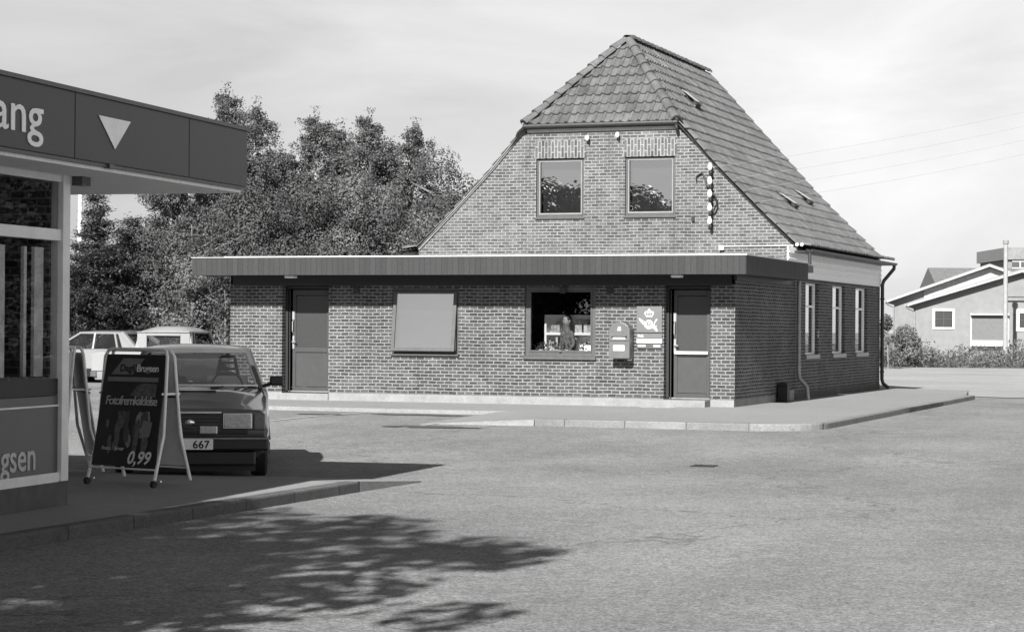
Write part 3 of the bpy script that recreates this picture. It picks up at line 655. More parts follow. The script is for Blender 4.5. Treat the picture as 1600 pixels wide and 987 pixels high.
# gear on the facade -------------------------------------------------
PB = empty('post_box', (-2.17, 0, .745), 0, 'grey arched post box with slot and label hung on the brick facade', 'post box')
hw_, dp = .205, .3
prf = [(-hw_, 0), (hw_, 0), (hw_, .52)] + [(hw_*math.cos(t), .52+.17*math.sin(t)) for t in np.linspace(.2, math.pi-.2, 8)] + [(-hw_, .52)]
m = MB(); m.prism([(x, -dp, z) for x, z in prf], (0, dp-.02, 0)); m.build('body', M_postgrey, PB, bevel=.012)
m = MB(); m.box((-.15, -dp-.05, .42), (.15, -dp-.002, .445)); m.build('slot_hood', M_postgrey, PB, bevel=.006)
m = MB(); m.box((-.12, -dp-.014, .365), (.12, -dp-.002, .40)); m.build('slot_plate', M_white, PB)
m = MB(); m.box((-.115, -dp-.008, .15), (.105, -dp-.002, .25)); m.build('collection_label', M_white, PB)
m = MB(); m.box((-.2, -dp-.006, .33), (.2, -dp-.001, .337)); m.build('door_seam', M_black, PB)
m = MB(); m.sphere((-.0, -dp, .575), (.03, .012, .03)); m.box((-.035, -dp-.008, .53), (.035, -dp-.001, .55)); m.build('emblem', M_white, PB)
m = MB(); m.tube([(.12, -.14, -.02), (.2, -.14, -.02)], .025); m.build('lock', M_steel, PB)
SG = empty('post_sign', (-1.66, -.015, 1.24), 0, 'square grey sign with white crown and post horn beside the right door', 'sign')
m = MB(); m.box((-.25, -.02, 0), (.25, .014, .50)); m.build('board', M_sign, SG, bevel=.004)
m = MB()
def ring(cx, cz, r0, r1, a0=0, a1=360, n=20, y=-.026):
    V = []; F = []
    for i in range(n+1):
        t = R(a0+(a1-a0)*i/n)
        V += [(cx+r0*math.cos(t), y, cz+r0*math.sin(t)), (cx+r1*math.cos(t), y, cz+r1*math.sin(t))]
    F = [(2*i, 2*i+1, 2*i+3, 2*i+2) for i in range(n)]; m.add(V, F)
def poly(p, y=-.026): m.prism([(x, y, z) for x, z in p], (0, .005, 0))
ring(-.005, .165, .045, .075); m.sphere((-.005, -.024, .165), (.018, .006, .018))
poly([(-.205, .275), (-.165, .255), (-.125, .225), (-.085, .205), (-.075, .165), (-.10, .145), (-.125, .165), (-.155, .195), (-.19, .235)])   # bell to the left
m.tube([(-.09, -.024, .165), (-.07, -.024, .105), (-.02, -.024, .075), (.05, -.024, .085), (.095, -.024, .13), (.11, -.024, .19), (.155, -.024, .255)], [.014, .014, .013, .012, .011, .010, .014], 6)
poly([(.06, .09), (.10, .07), (.15, .02), (.165, .05), (.13, .10), (.15, .13), (.10, .125)])       # tassels
poly([(-.06, .30), (.06, .30), (.068, .325), (-.068, .325)])      # crown
ring(-.055, .365, .018, .036, 20, 250, 10); ring(.055, .365, .018, .036, -70, 160, 10); ring(0, .37, .016, .034, -30, 210, 10)
poly([(-.01, .40), (.01, .40), (.01, .415), (.024, .415), (.024, .43), (.01, .43), (.01, .45), (-.01, .45), (-.01, .43), (-.024, .43), (-.024, .415), (-.01, .415)])
for x in (-.075, -.03, .03, .075): m.sphere((x, -.024, .405 if abs(x) < .05 else .39), (.01, .005, .01))
m.build('crown_and_horn', M_white, SG)
NT = empty('notice_plate', (-1.66, -.015, .96), 0, 'narrow stacked name and opening hours plates under the crowned post sign', 'sign')
m = MB(); m.box((-.25, -.012, .175), (.25, .014, .265)); m.build('dark_plate', M_sign, NT)
m = MB(); m.box((-.25, -.012, .08), (.25, .014, .165)); m.build('white_plate', M_trim, NT)
m = MB(); m.box((-.25, -.012, -.02), (.25, .014, .07)); m.build('hours_plate', M_frame, NT)
text('Post', .06, M_white, Matrix.Translation((-.225, -.014, .198)) @ FRONT, 'lettering', NT, .001, .002)
for a_, b_ in ((-.225, -.07), (.08, .22)): m = MB(); m.box((a_, -.016, .01), (b_, -.0125, .045)); m.build('hours_strip', M_trim, NT)
# side wall: black litter box and concrete block
m = MB(); m.prism([(.03, 3.36, -.14), (.23, 3.36, -.14), (.23, 3.36, .22), (.18, 3.36, .26), (.08, 3.36, .26), (.03, 3.36, .22)], (0, .22, 0))
m.box((.02, 3.34, .17), (.24, 3.6, .19)); o = m.build('bollard', M_black, bevel=.01); tag(o, 'short black post guard standing against the shaded annex side wall', 'bollard')
m = MB(); m.box((.01, 3.66, -.14), (.12, 4.5, .08)); o = m.build('concrete_block', M_plinth, bevel=.012); tag(o, 'grey concrete block at the wall foot behind the black bollard', 'block')
m = MB(); m.tube([(.0, 3.5, -.14), (.07, 3.5, -.14)], .01)

# wires and pole off to the right
pw = W(14.9, 50)
PO = empty('telegraph_pole', (pw[0], pw[1], -.23), 0, 'wooden telegraph pole carrying the wires at right of the brick building', 'pole')
m = MB(); m.tube([(0, 0, 0), (0, 0, 7.6)], .13, 12, r2=.1); m.build('shaft', M_bark, PO, smooth=40)
for k in range(4): m = MB(); m.bar((-.25, 0, 7.3-k*.33), (.25, 0, 7.3-k*.33), .06); m.build('crossarm', M_bark, PO)
M_wire = plain('weathered_wire', .3, .6)
for k in range(4):
    a_ = Vector((-1.8, YG-.18, INS[k]+.06)); b_ = Vector((pw[0]-.2, pw[1], 7.1-k*.33)); pts = []
    for i in range(21):
        t = i/20; p = a_.lerp(b_, t); p.z -= .45*4*t*(1-t)*.35; pts.append(p)
    m = MB(); m.tube(pts, .0035, 5); o = m.build('overhead_wire', M_wire)
    tag(o, ['topmost', 'second from top', 'third from top', 'lowest'][k] + ' of four thin overhead wires leaving the gable insulators', 'wire', 'overhead wires from the gable')
# black shut-off marks: small pebble litter
# ================================================================== SHOP AT LEFT
ST = empty('shop_building', (.39, -20.64, 0), R(4.5), 'flat roofed shop with dark sign fascia and glazed front at left', 'building')
m = MB(); fz0, fz1 = 2.66, 3.20
cuts = [0, -1.37, -3.62, -6.3, -9.4]
for a_, b_ in zip(cuts, cuts[1:]): m.box((0, b_+.006, fz0), (-.04, a_-.006, fz1))
m.box((-.045, -9.4, fz0+.01), (-.06, 0, fz1-.01))
m.box((-10, .0, fz0), (-.05, -.04, fz1)); m.build('fascia', M_storef, ST, bevel=.004)
m = MB(); m.box((.02, -9.4, fz1), (-.1, .02, fz1+.035)); m.box((-10, .02, fz1), (-.1, -.1, fz1+.03)); m.build('roof_edge_trim', M_frame, ST)
m = MB(); m.box((-.015, -9.4, fz0-.03), (-.05, 0, fz0-.002)); m.box((.008, -2.9, fz0-.035), (-.05, -3.0, fz0+.0)); m.build('lower_trim', M_frame, ST)
m = MB(); m.box((-10, -9.4, 2.60), (-.055, -.02, 2.64)); m.build('soffit', M_soff, ST)
m = MB(); m.box((-10, -9.4, 2.9), (-.07, -.05, 3.1)); m.build('flat_roof', M_dark, ST)
RY = Matrix(((0, 0, 1, 0), (1, 0, 0, 0), (0, 1, 0, 0), (0, 0, 0, 1)))    # text along +y on a wall facing +x
text('Indgang', .44, M_white, Matrix.Translation((.004, -4.17, 2.80)) @ RY @ Matrix.Diagonal((1.35, 1, 1, 1)), 'lettering', ST, .003, .003, align='RIGHT')
m = MB(); m.prism([(.003, -3.21, 3.05), (.003, -2.60, 3.05), (.003, -2.90, 2.79)], (.004, 0, 0)); m.build('arrow_sign', M_white, ST)
# front glazing : plane x=-1.0, from y=-1.7 back
M_glass_shop = glass_mat('display_glass', .02, .85, ior=1.3)
GX = -.65; y_e = -2.48; zb = -.05
fr = MB()
posts = [y_e, -4.9, -7.3, -9.8]
for y in posts: fr.box((GX-.09, y-.13, zb), (GX+.03, y, 2.6))
for z, h in ((2.54, .06), (2.03, .10), (-.06, .09)): fr.box((GX-.07, -9.8, z), (GX+.012, y_e-.13, z+h))
fr.build('window_frame', M_alu, ST, bevel=.005)
for k, (a_, b_) in enumerate(zip(posts, posts[1:])):
    m = MB(); m.box((GX-.03, b_, 2.13), (GX-.02, a_-.13, 2.54)); m.box((GX-.03, b_, .84), (GX-.02, a_-.13, 2.03)); m.build('glass', M_glass_shop, ST)
    m = MB(); m.box((GX-.035, b_, .03), (GX-.01, a_-.13, .69)); m.build('lower_panel', M_storel, ST)
    m = MB(); m.box((GX-.035, b_, .695), (GX-.012, a_-.13, .84)); m.build('dark_panel', M_black, ST)
m = MB(); m.box((GX-.008, -9.8, .60), (GX+.0, y_e-.13, .615)); m.build('reflecting_strip', M_alu, ST)
text('Brugsen', .34, plain('panel_lettering', .45, .5), Matrix.Translation((GX-.006, -3.0, .08)) @ RY, 'lettering', ST, .003, .004, align='RIGHT')
m = MB(); m.box((GX-.1, -9.9, -.5), (GX+.02, y_e+.0, zb-.002)); m.box((-10, y_e-.2, -.5), (GX, y_e, zb)); m.build('plinth', plain('dark_plinth', .09, .9, .2), ST)
m = MB(); m.box((-10, y_e-.16, zb), (GX-.09, y_e-.02, 2.6)); m.box((-10, -9.8, zb), (-9.9, y_e, 2.6)); m.box((-10, -9.95, zb), (GX, -9.82, 2.6)); m.build('wall', M_brick_a, ST)
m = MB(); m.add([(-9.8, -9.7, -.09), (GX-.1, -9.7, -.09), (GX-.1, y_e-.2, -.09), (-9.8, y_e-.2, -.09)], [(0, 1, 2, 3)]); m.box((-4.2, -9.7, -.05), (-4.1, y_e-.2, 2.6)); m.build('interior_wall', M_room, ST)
m = MB(); M_cur = plain('display_panel', .8, .8, .3, 6)
for y, wd, dx in ((-2.72, .16, .10), (-2.98, .05, .12), (-3.32, .22, .14), (-3.9, .3, .2)): m.box((GX-dx-.03, y-wd, .86), (GX-dx, y, 1.97))
m.build('display_panels', M_cur, ST)
m = MB(); m.box((GX-.35, -4.25, 1.05), (GX-.31, -3.85, 1.28)); m.build('price_rack', M_white, ST)
m = MB(); m.box((GX+.03, -2.46, 2.52), (GX+.13, -2.3, 2.6)); m.build('canopy_bracket', M_frame, ST)  # small bracket box under the soffit by the end post
rr = random.Random(9)
m = MB()
for k in range(40):
    y = -2.9-rr.random()*.9; z = .85+rr.random()*.55; m.box((GX-.8-rr.random()*.4, y, z), (GX-.75, y+.04+rr.random()*.06, z+.03+rr.random()*.05))
m.build('goods', plain('packets', .35, .6, .9, 30), ST)

# ================================================================== A-BOARDS
def aboard(loc, rz, label, full):
    r = empty('sandwich_board', loc, rz, label, 'sign', 'sandwich boards before the shop')
    H, Wd, S = 1.33, .88, .52
    def frame(sg):
        m = MB(); top = [(-Wd/2+.06, sg*.03, H), (Wd/2-.06, sg*.03, H)]
        pts = [(-Wd/2, sg*S/2, .05), (-Wd/2+.01, sg*(S/2-.5*.28), .5), (-Wd/2+.03, sg*.05, H-.07), (-Wd/2+.06, sg*.035, H-.01), (-Wd/2+.11, sg*.03, H)]
        m.tube(pts + [(-q[0], q[1], q[2]) for q in pts[::-1]], .017, 8)
        m.tube([(-Wd/2+.005, sg*(S/2-.08*S/2), .17), (Wd/2-.005, sg*(S/2-.08*S/2), .17)], .01, 6)
        return m
    frame(-1).build('frame', M_white, r, smooth=50); frame(1).build('frame', M_white, r, smooth=50)
    for sg, nm, mt in ((-1, 'poster', None), (1, 'back_panel', M_alu)):
        # the panel follows the sloping frame
        P = [Vector((-Wd/2+.02, sg*(S/2*.88), .19)), Vector((Wd/2-.02, sg*(S/2*.88), .19)), Vector((Wd/2-.05, sg*(.045), H-.05)), Vector((-Wd/2+.05, sg*(.045), H-.05))]
        m = MB(); m.prism(P, (0, -sg*.012, 0)); o = m.build(nm, plain('poster_black', .02, .35, .3, 5) if sg < 0 else M_boardback, r)
        if sg < 0: po = o
    for x in (-Wd/2+.03, Wd/2-.03): m = MB(); m.bar((x, -.13, .9), (x, .13, .9), .012, .02); m.build('hinge_stay', M_steel, r)
    m = MB(); m.box((-Wd/2+.01, .095, .86), (Wd/2-.01, .125, .875)); m.build('black_strap', M_black, r)
    for x in (-Wd/2, Wd/2):
        m = MB(); m.tube([(x-.018, -S/2-.005, .035), (x+.018, -S/2-.005, .035)], .035, 12); m.build('caster', M_black, r, smooth=40)
        m = MB(); m.bar((x, -S/2, .06), (x+.09, -S/2, .065), .02); m.build('caster_fork', M_steel, r)
    # artwork on the sloping poster plane
    sl_ = math.atan2(S/2*.88-.045, H-.24)
    AM = Matrix.Translation((0, -S/2*.88-.002, .19)) @ Matrix.Rotation(-sl_, 4, 'X')
    hgt = (H-.24)/math.cos(sl_)
    def pp(pts, mat, name, th=.003):
        m = MB(); m.prism([(x, -th, z) for x, z in pts], (0, th-.0005, 0)); m.xf(AM).build(name, mat, po)
    if full:
        pp([(-.30, hgt-.20), (-.16, hgt-.04), (.12, hgt-.04), (-.02, hgt-.20)], M_bandg, 'band')
        pp([(-.34, hgt-.27), (.33, hgt-.27), (.33, hgt-.225), (-.34, hgt-.225)], M_bandg, 'stripe')
        text("Dagli'", .10, M_black, AM @ Matrix.Translation((-.19, -.0045, hgt-.17)) @ FRONT, 'lettering', po, .0006, .0025)
        text('Brugsen', .10, M_white, AM @ Matrix.Translation((.03, -.0045, hgt-.17)) @ FRONT, 'lettering', po, .0006, .002, space=.9)
        rr = random.Random(2)
        m = MB()     # bottle-necked ornament
        pp([(-.02, hgt-.40), (.08, hgt-.30), (.15, hgt-.285), (.32, hgt-.29), (.32, hgt-.42), (.14, hgt-.44)], M_bandd, 'shape')
        text('Fotofremkaldelse', .125, M_cream, AM @ Matrix.Translation((.01, -.0045, hgt-.50)) @ FRONT, 'lettering', po, .0006, .0015, .1, .80, 'CENTER')
        # camera-and-film still life as low-contrast shapes
        for k in range(26):
            x = rr.uniform(-.3, .27); z = rr.uniform(.2, hgt-.58); a_ = rr.uniform(.012, .06); b_ = rr.uniform(.02, .15)
            x = max(-.33+a_, min(.31-a_, x)); n = 7
            pp([(x+a_*math.cos(6.28*i/n), min(z+b_*math.sin(6.28*i/n), hgt-.56)) for i in range(n)], rr.choice([M_bandd, M_bandd, M_bandd2, M_frame]), 'shape', .0012+.0001*k)
        pp([(.17, .28), (.30, .30), (.32, .44), (.2, .46)], M_bandg, 'shape', .0045)
        text('Fotos i farver', .055, M_cream, AM @ Matrix.Translation((-.31, -.0055, .155)) @ FRONT, 'lettering', po, .0006, .001, .3)
        text('0,99', .175, M_white, AM @ Matrix.Translation((.345, -.0055, .03)) @ FRONT, 'lettering', po, .0006, .004, .25, 1, 'RIGHT')
    return r
M_boardback = plain('grey_panel_back', .75, .6, .08, 2)
M_bandg = plain('poster_grey', .22, .4, .1); M_bandd = plain('poster_dark_grey', .12, .4, .4, 20); M_bandd2 = plain('poster_mid_grey', .28, .4, .4, 20); M_cream = plain('poster_cream', .55, .4, .1)
aboard((-.719, -20.755, -.262), R(-13), 'sandwich board with photo poster priced 0,99 on two casters', True)
aboard((-2.1, -19.75, -.262), R(-50), 'sandwich board seen edge-on behind the poster board', False)

# ================================================================== CARS
M_cblack = plain('trim_black', .012, .35, .1)
M_chrome = plain('chrome', .7, .15, .05, 8, metal=1)
M_lens = plain('lamp_lens', .45, .12, .25, 25, coat=1)
M_ind = plain('amber_lens', .10, .2, .2, 20, coat=.8)
M_tyre = plain('tyre', .015, .8, .2, 20)
M_cglass = glass_mat('car_glass', .2, .6)
M_seat = plain('seat_cloth', .05, .9, .2)
def boolcut(o, cutters):
    for cu in cutters:
        b = o.modifiers.new('b', 'BOOLEAN'); b.operation = 'DIFFERENCE'; b.object = cu; b.solver = 'EXACT'
    bpy.context.view_layer.update()
    me = bpy.data.meshes.new_from_object(o.evaluated_get(bpy.context.evaluated_depsgraph_get()))
    o.modifiers.clear(); o.data = me
    for cu in cutters: bpy.data.objects.remove(cu)
def car(name, loc, rz, label, S, group=None):
    r = empty(name, loc, rz, label, 'car', group)
    Lc, hw = S['L'], S['W']/2; paint = S['paint']
    # lower body loft
    V = []; n = 0
    for (y, k, zb, zt, crown) in S['st']:
        h = hw*k
        half = [(0, zb), (h*.86, zb), (h*.97, zb+.10), (h*1.0, zb+.28 if zt-zb > .45 else (zb+zt)/2), (h*.985, zt-.14 if zt-zb > .45 else (zb+zt)/2+.02), (h*.955, zt-.045), (h*.88, zt-.005), (h*.45, zt+crown*.8)]
        sec = half + [(0, zt+crown)] + [(-a_, b_) for a_, b_ in half[1:][::-1]]
        n = len(sec); V += [(a_, y, b_) for a_, b_ in sec]
    F = []
    ns = len(S['st'])
    for i in range(ns-1):
        for j in range(n):
            q = (j+1) % n; F.append((i*n+j, i*n+q, (i+1)*n+q, (i+1)*n+j))
    F.append(tuple(range(n))[::-1]); F.append(tuple((ns-1)*n+j for j in range(n)))
    m = MB(); m.add(V, F); bo = m.build('body', paint, r)
    bm = bmesh.new(); bm.from_mesh(bo.data); bmesh.ops.recalc_face_normals(bm, faces=bm.faces); bm.to_mesh(bo.data); bm.free()
    cuts = []
    for yw in S['wheels']:
        for sg in (-1, 1):
            c = MB(); c.tube([(sg*(hw-.24), yw, S['wr']), (sg*(hw+.2), yw, S['wr'])], S['wr']+.055, 24); cuts.append(c.build('cut', paint, r))
    if S.get('bed'):
        c = MB(); c.box((-hw+.1, S['bed'][0], S['bed'][2]), (hw-.1, S['bed'][1], 3)); cuts.append(c.build('cut', paint, r))
    # cabin hollow
    G = S['gh']; c = MB(); c.prism([(x, y, G['zb']-.32) for x, y in ((-hw+.16, G['y'][0]+.25), (hw-.16, G['y'][0]+.25), (hw-.16, G['y'][3]-.1), (-hw+.16, G['y'][3]-.1))], (0, 0, 1)); cuts.append(c.build('cut', paint, r))
    boolcut(bo, cuts)
    for p in bo.data.polygons: p.use_smooth = True
    bo.data.set_sharp_from_angle(angle=R(28))
    bv = bo.modifiers.new('bevel', 'BEVEL'); bv.width = .012; bv.segments = 2; bv.limit_method = 'ANGLE'; bv.angle_limit = R(40)
    for yw in S['wheels']:
        for sg in (-1, 1):
            wr = S['wr']; m = MB(); m.tube([(sg*(hw-.21), yw, wr), (sg*(hw-.19), yw, wr), (sg*(hw-.05), yw, wr), (sg*(hw-.025), yw, wr)], [wr*.9, wr, wr, wr*.9], 28)
            wh = m.build('wheel', M_tyre, r, smooth=40)
            m = MB(); m.tube([(sg*(hw-.06), yw, wr), (sg*(hw-.015), yw, wr)], wr*.58, 20); m.tube([(sg*(hw-.05), yw, wr), (sg*(hw+.005), yw, wr)], wr*.2, 12); m.build('rim', M_zinc, wh, smooth=30)
    # greenhouse
    y0, y1, y2, y3 = G['y']; zb, zr = G['zb'], G['zr']; wb, wr_ = G['wb']/2, G['wr']/2
    nx_, ny_ = 8, 8; V = []
    for lay in (0, 1):
        for j in range(ny_+1):
            for i in range(nx_+1):
                u, v = i/nx_*2-1, j/ny_
                ex = 1-.05*abs(2*v-1)**4
                x = wr_*1.03*u*ex; y = y1-.04+(y2-y1+.08)*v - .05*(1-u*u)*(1 if v < .5 else -1)*abs(2*v-1)
                z = zr - (.05 if lay else 0) + (G.get('crown', .045)*(1-u**4)*(1-abs(2*v-1)**4) if not lay else .0)
                V.append((x, y, z))
    q = (nx_+1)*(ny_+1); F = []
    for j in range(ny_):
        for i in range(nx_):
            a_ = j*(nx_+1)+i; F.append((a_, a_+1, a_+nx_+2, a_+nx_+1)); F.append((q+a_, q+a_+nx_+1, q+a_+nx_+2, q+a_+1))
    for i in range(nx_):
        F.append((i, q+i, q+i+1, i+1)); a_ = ny_*(nx_+1)+i; F.append((a_, a_+1, q+a_+1, q+a_))
    for j in range(ny_):
        a_ = j*(nx_+1); F.append((a_, a_+nx_+1, q+a_+nx_+1, q+a_)); a_ += nx_; F.append((a_, q+a_, q+a_+nx_+1, a_+nx_+1))
    m = MB(); m.add(V, F); m.build('roof', S.get('roofpaint', paint), r, smooth=45)
    for sg in (-1, 1):
        def B(y, t=0): return Vector((sg*wb, y, zb-.01))
        def T(y): return Vector((sg*wr_*.99, y, zr-.03))
        pil = [(B(y0), T(y1), .05)] + [(B(a_), T(b_), .05) for a_, b_ in G['pill']] + [(B(y3), T(y2), G.get('cw', .07))]
        for k, (a_, b_, t) in enumerate(pil): m = MB(); m.bar(a_, b_, t, t, up=(sg, 0, 0)); m.build('pillar', paint, r, bevel=.01)
        if G.get('cpanel'):
            a_, b_, c0 = G['cpanel']; m = MB(); m.prism([Vector((sg*wb, y3, zb)), Vector((sg*wb, a_, zb)), Vector((sg*wr_, b_, zr-.03)), Vector((sg*wr_, y2, zr-.03))], (-sg*.03, 0, 0)); m.build('quarter_panel', paint, r, bevel=.01)
        m = MB(); m.add([Vector((sg*(wb-.015), y0+.03, zb)), Vector((sg*(wb-.015), y3-.03, zb)), Vector((sg*(wr_-.02), y2, zr-.04)), Vector((sg*(wr_-.02), y1, zr-.04))], [(0, 1, 2, 3)]); m.build('side_window', M_cglass, r)
        m = MB(); m.box((sg*(hw-.0), y0+.28, zb+.02), (sg*(hw+.16), y0+.36, zb+.13)); m.bar((sg*(hw-.12), y0+.34, zb+.0), (sg*(hw+.04), y0+.33, zb+.05), .04); m.build('mirror', M_cblack, r, bevel=.02)
    m = MB(); m.add([(-wb+.03, y0, zb+.01), (wb-.03, y0, zb+.01), (wr_-.03, y1, zr-.045), (-wr_+.03, y1, zr-.045)], [(0, 1, 2, 3)]); ws = m.build('windscreen', M_cglass, r)
    m = MB(); e = (Vector((0, y1-y0, zr-zb)).normalized())
    m.bar((-wb+.03, y0-.02, zb+.03), (wb-.03, y0-.02, zb+.03), .022); m.bar((-wr_+.03, y1-.012, zr-.045), (wr_-.03, y1-.012, zr-.045), .02)
    for sg in (-1, 1): m.bar((sg*(wb-.04), y0-.01, zb), (sg*(wr_-.03), y1-.01, zr-.045), .02)
    m.build('screen_trim', M_chrome, ws)
    for x in (-.42, .18):
        m = MB(); m.tube([(x, y0-.04, zb+.0), (x+.38, y0+.01, zb+.045)], .007, 5); m.tube([(x+.12, y0-.03, zb+.02), (x+.52, y0+.02, zb+.03)], .005, 5); m.build('wiper', M_cblack, r)
    m = MB(); m.add([(-wb+.04, y3, zb+.01), (wb-.04, y3, zb+.01), (wr_-.04, y2, zr-.045), (-wr_+.04, y2, zr-.045)], [(3, 2, 1, 0)]); m.build('rear_window', M_cglass, r)
    # interior
    m = MB()
    ysr = [y1+.15] + ([y2-.35] if y2-y1 > 1.3 else [])
    for ysx in ysr:
        for x in (-.36, .36):
            m.box((x-.24, ysx+.12, zb-.3), (x+.24, ysx+.24, zb+.12))
    m.box((-hw+.2, y0+.26, zb-.25), (hw-.2, y0+.5, zb-.02)); st = m.build('seats', M_seat, r, bevel=.03)
    m = MB()
    for x in (-.36, .36):     # ladder headrests
        yy = y1+.15+.18
        for a_, b_ in (((x-.13, yy, zb+.1), (x-.08, yy+.02, zb+.34)), ((x+.13, yy, zb+.1), (x+.08, yy+.02, zb+.34)), ((x-.08, yy+.02, zb+.34), (x+.08, yy+.02, zb+.34)), ((x-.11, yy, zb+.2), (x+.11, yy, zb+.2)), ((x-.1, yy, zb+.27), (x+.1, yy, zb+.27)), ((x-.13, yy, zb+.13), (x+.13, yy, zb+.13))): m.bar(a_, b_, .03)
    m.build('headrests', M_cblack, r)
    m = MB(); ring_p = [(.36+.18*math.cos(t), y0+.62, zb-.0+.17*math.sin(t)) for t in np.linspace(0, 2*math.pi, 20)]; m.tube(ring_p, .014, 6, cap=False); m.build('steering_wheel', M_cblack, r)
    return r, bo

# near saloon ---------------------------------------------------------
M_p1 = plain('dark_car_paint', .06, .32, .05, 2, coat=1.0)
vol = dict(L=4.79, W=1.71, paint=M_p1, wr=.31, wheels=(.86, 3.51),
    st=[(0.02, .95, .42, .74, .0), (.06, .975, .26, .765, .012), (.45, .99, .2, .80, .025), (1.2, 1, .2, .90, .03), (1.62, 1, .2, .945, .02), (2.6, 1, .2, .96, .0), (3.7, 1, .2, .96, .01), (4.1, .995, .22, .94, .02), (4.7, .97, .3, .90, .01), (4.74, .95, .42, .86, 0)],
    gh=dict(y=(1.52, 2.12, 3.35, 4.0), zb=.955, zr=1.40, wb=1.50, wr=1.20, pill=[(2.62, 2.65), (3.45, 3.2)], cw=.06))
CAR, CB_ = car('parked_car', (-1.14, -18.95, -.355), R(26.8), 'dark boxy saloon with square headlights parked nose-on by the shop', vol)
hw = .855
m = MB(); m.box((-.62, -.0, .50), (.62, .05, .735)); m.build('grille', M_cblack, CAR, bevel=.008)
m = MB()
for k in range(5): m.box((-.32, -.012, .535+k*.035), (.32, .0, .545+k*.035))
m.bar((-.30, -.02, .70), (.10, -.02, .54), .022, .012, up=(0, 1, 0)); m.build('grille_bars', plain('grille_dark', .05, .4), CAR)
m = MB()
for a_ in (((-.33, .728), (.33, .742)),): m.box((-.335, -.015, .725), (.335, .01, .742))
m.build('grille_trim', M_chrome, CAR)
m = MB(); m.sphere((0.0, -.028, .625), (.05, .012, .035)); m.build('badge', M_chrome, CAR, smooth=60)
for sg in (-1, 1):
    m = MB(); m.box((sg*.345, -.022, .555), (sg*.665, .03, .728)); hl = m.build('headlight', M_chrome, CAR, bevel=.01)
    m = MB(); m.box((sg*.362, -.034, .572), (sg*.648, -.02, .713)); m.build('lens', M_lens, hl, bevel=.01)
    m = MB()
    m.box((sg*.505, -.037, .576), (sg*.508, -.033, .709)); m.build('lens_seam', M_zinc, hl)
    m = MB(); m.box((sg*.675, -.018, .545), (sg*.80, .12, .728)); m.build('indicator', M_ind, CAR, bevel=.015)
    m = MB(); m.box((sg*.10, -.045, .50), (sg*.295, -.0, .592)); fl = m.build('fog_lamp', M_chrome, CAR, bevel=.01)
    m = MB(); m.box((sg*.113, -.052, .512), (sg*.282, -.044, .58)); m.build('lens', M_lens, fl, bevel=.006)
m = MB(); m.box((-.84, -.17, .33), (.84, -.0, .475)); m.box((-.845, -.13, .34), (-.79, .38, .465)); m.box((.79, -.13, .34), (.845, .38, .465)); bu = m.build('bumper', M_cblack, CAR, bevel=.025)
m = MB(); m.box((-.83, -.178, .457), (.83, -.1, .47)); m.build('bumper_trim', M_zinc, bu)
m = MB(); m.box((-.70, -.1, .17), (.70, .1, .33)); m.build('front_spoiler', M_cblack, CAR, bevel=.02)
m = MB(); m.box((-.252, -.20, .345), (.252, -.18, .458)); npl = m.build('number_plate', M_white, CAR, bevel=.004)
text('667', .115, M_cblack, Matrix.Translation((.215, -.203, .362)) @ FRONT, 'lettering', npl, .001, .003, align='RIGHT', space=1.05)
m = MB(); m.box((-.7, .1, .1), (.7, 4.6, .24)); m.build('underbody', M_cblack, CAR)
for sg in (-1, 1):
    m = MB(); m.box((sg*.845, .42, .42), (sg*.862, 4.6, .45)); m.build('side_moulding', M_cblack, CAR)
m = MB(); m.box((-.25, 1.16, .925), (.25, 1.34, .935)); m.build('bonnet_vent', M_cblack, CAR)

# white hatchback far behind ---------------------------------------------
M_p2 = plain('white_car_paint', .21, .3, .05, 2, coat=.8)
hb = dict(L=3.85, W=1.62, paint=M_p2, wr=.28, wheels=(.72, 3.05),
    st=[(0, .9, .35, .62, 0), (.08, .96, .22, .68, .01), (.9, 1, .2, .86, .03), (1.3, 1, .2, .90, .02), (2.5, 1, .2, .91, 0), (3.5, 1, .22, .91, 0), (3.78, .97, .28, .88, 0), (3.84, .92, .4, .80, 0)],
    gh=dict(y=(1.0, 1.75, 3.1, 3.65), zb=.9, zr=1.36, wb=1.46, wr=1.16, pill=[(2.25, 2.22), (3.05, 2.85)], cw=.12, cpanel=(3.2, 2.95, 0)))
xw = W(-13.0, 60.0)
C2, b2 = car('parked_car', (xw[0], xw[1], -.23), R(-90-4), 'white hatchback parked side-on before the tree line at left', hb)
for sg in (-1, 1):
    m = MB(); m.box((sg*.812, .95, .38), (sg*.826, 2.75, .56)); m.build('side_moulding', M_bandg, C2)
    m = MB(); m.box((sg*.80, .9, .16), (sg*.82, 2.85, .36)); m.build('sill_panel', M_cblack, C2)
    m = MB(); m.box((sg*.45, -.02, .52), (sg*.72, .04, .64)); m.build('headlight', M_lens, C2, bevel=.01)
    m = MB(); m.box((sg*.5, 3.82, .55), (sg*.74, 3.86, .75)); m.build('tail_light', M_ind, C2)
m = MB(); m.box((-.8, -.1, .3), (.8, .05, .48)); m.box((-.8, 3.8, .32), (.8, 3.95, .5)); m.build('bumper', M_cblack, C2, bevel=.02)
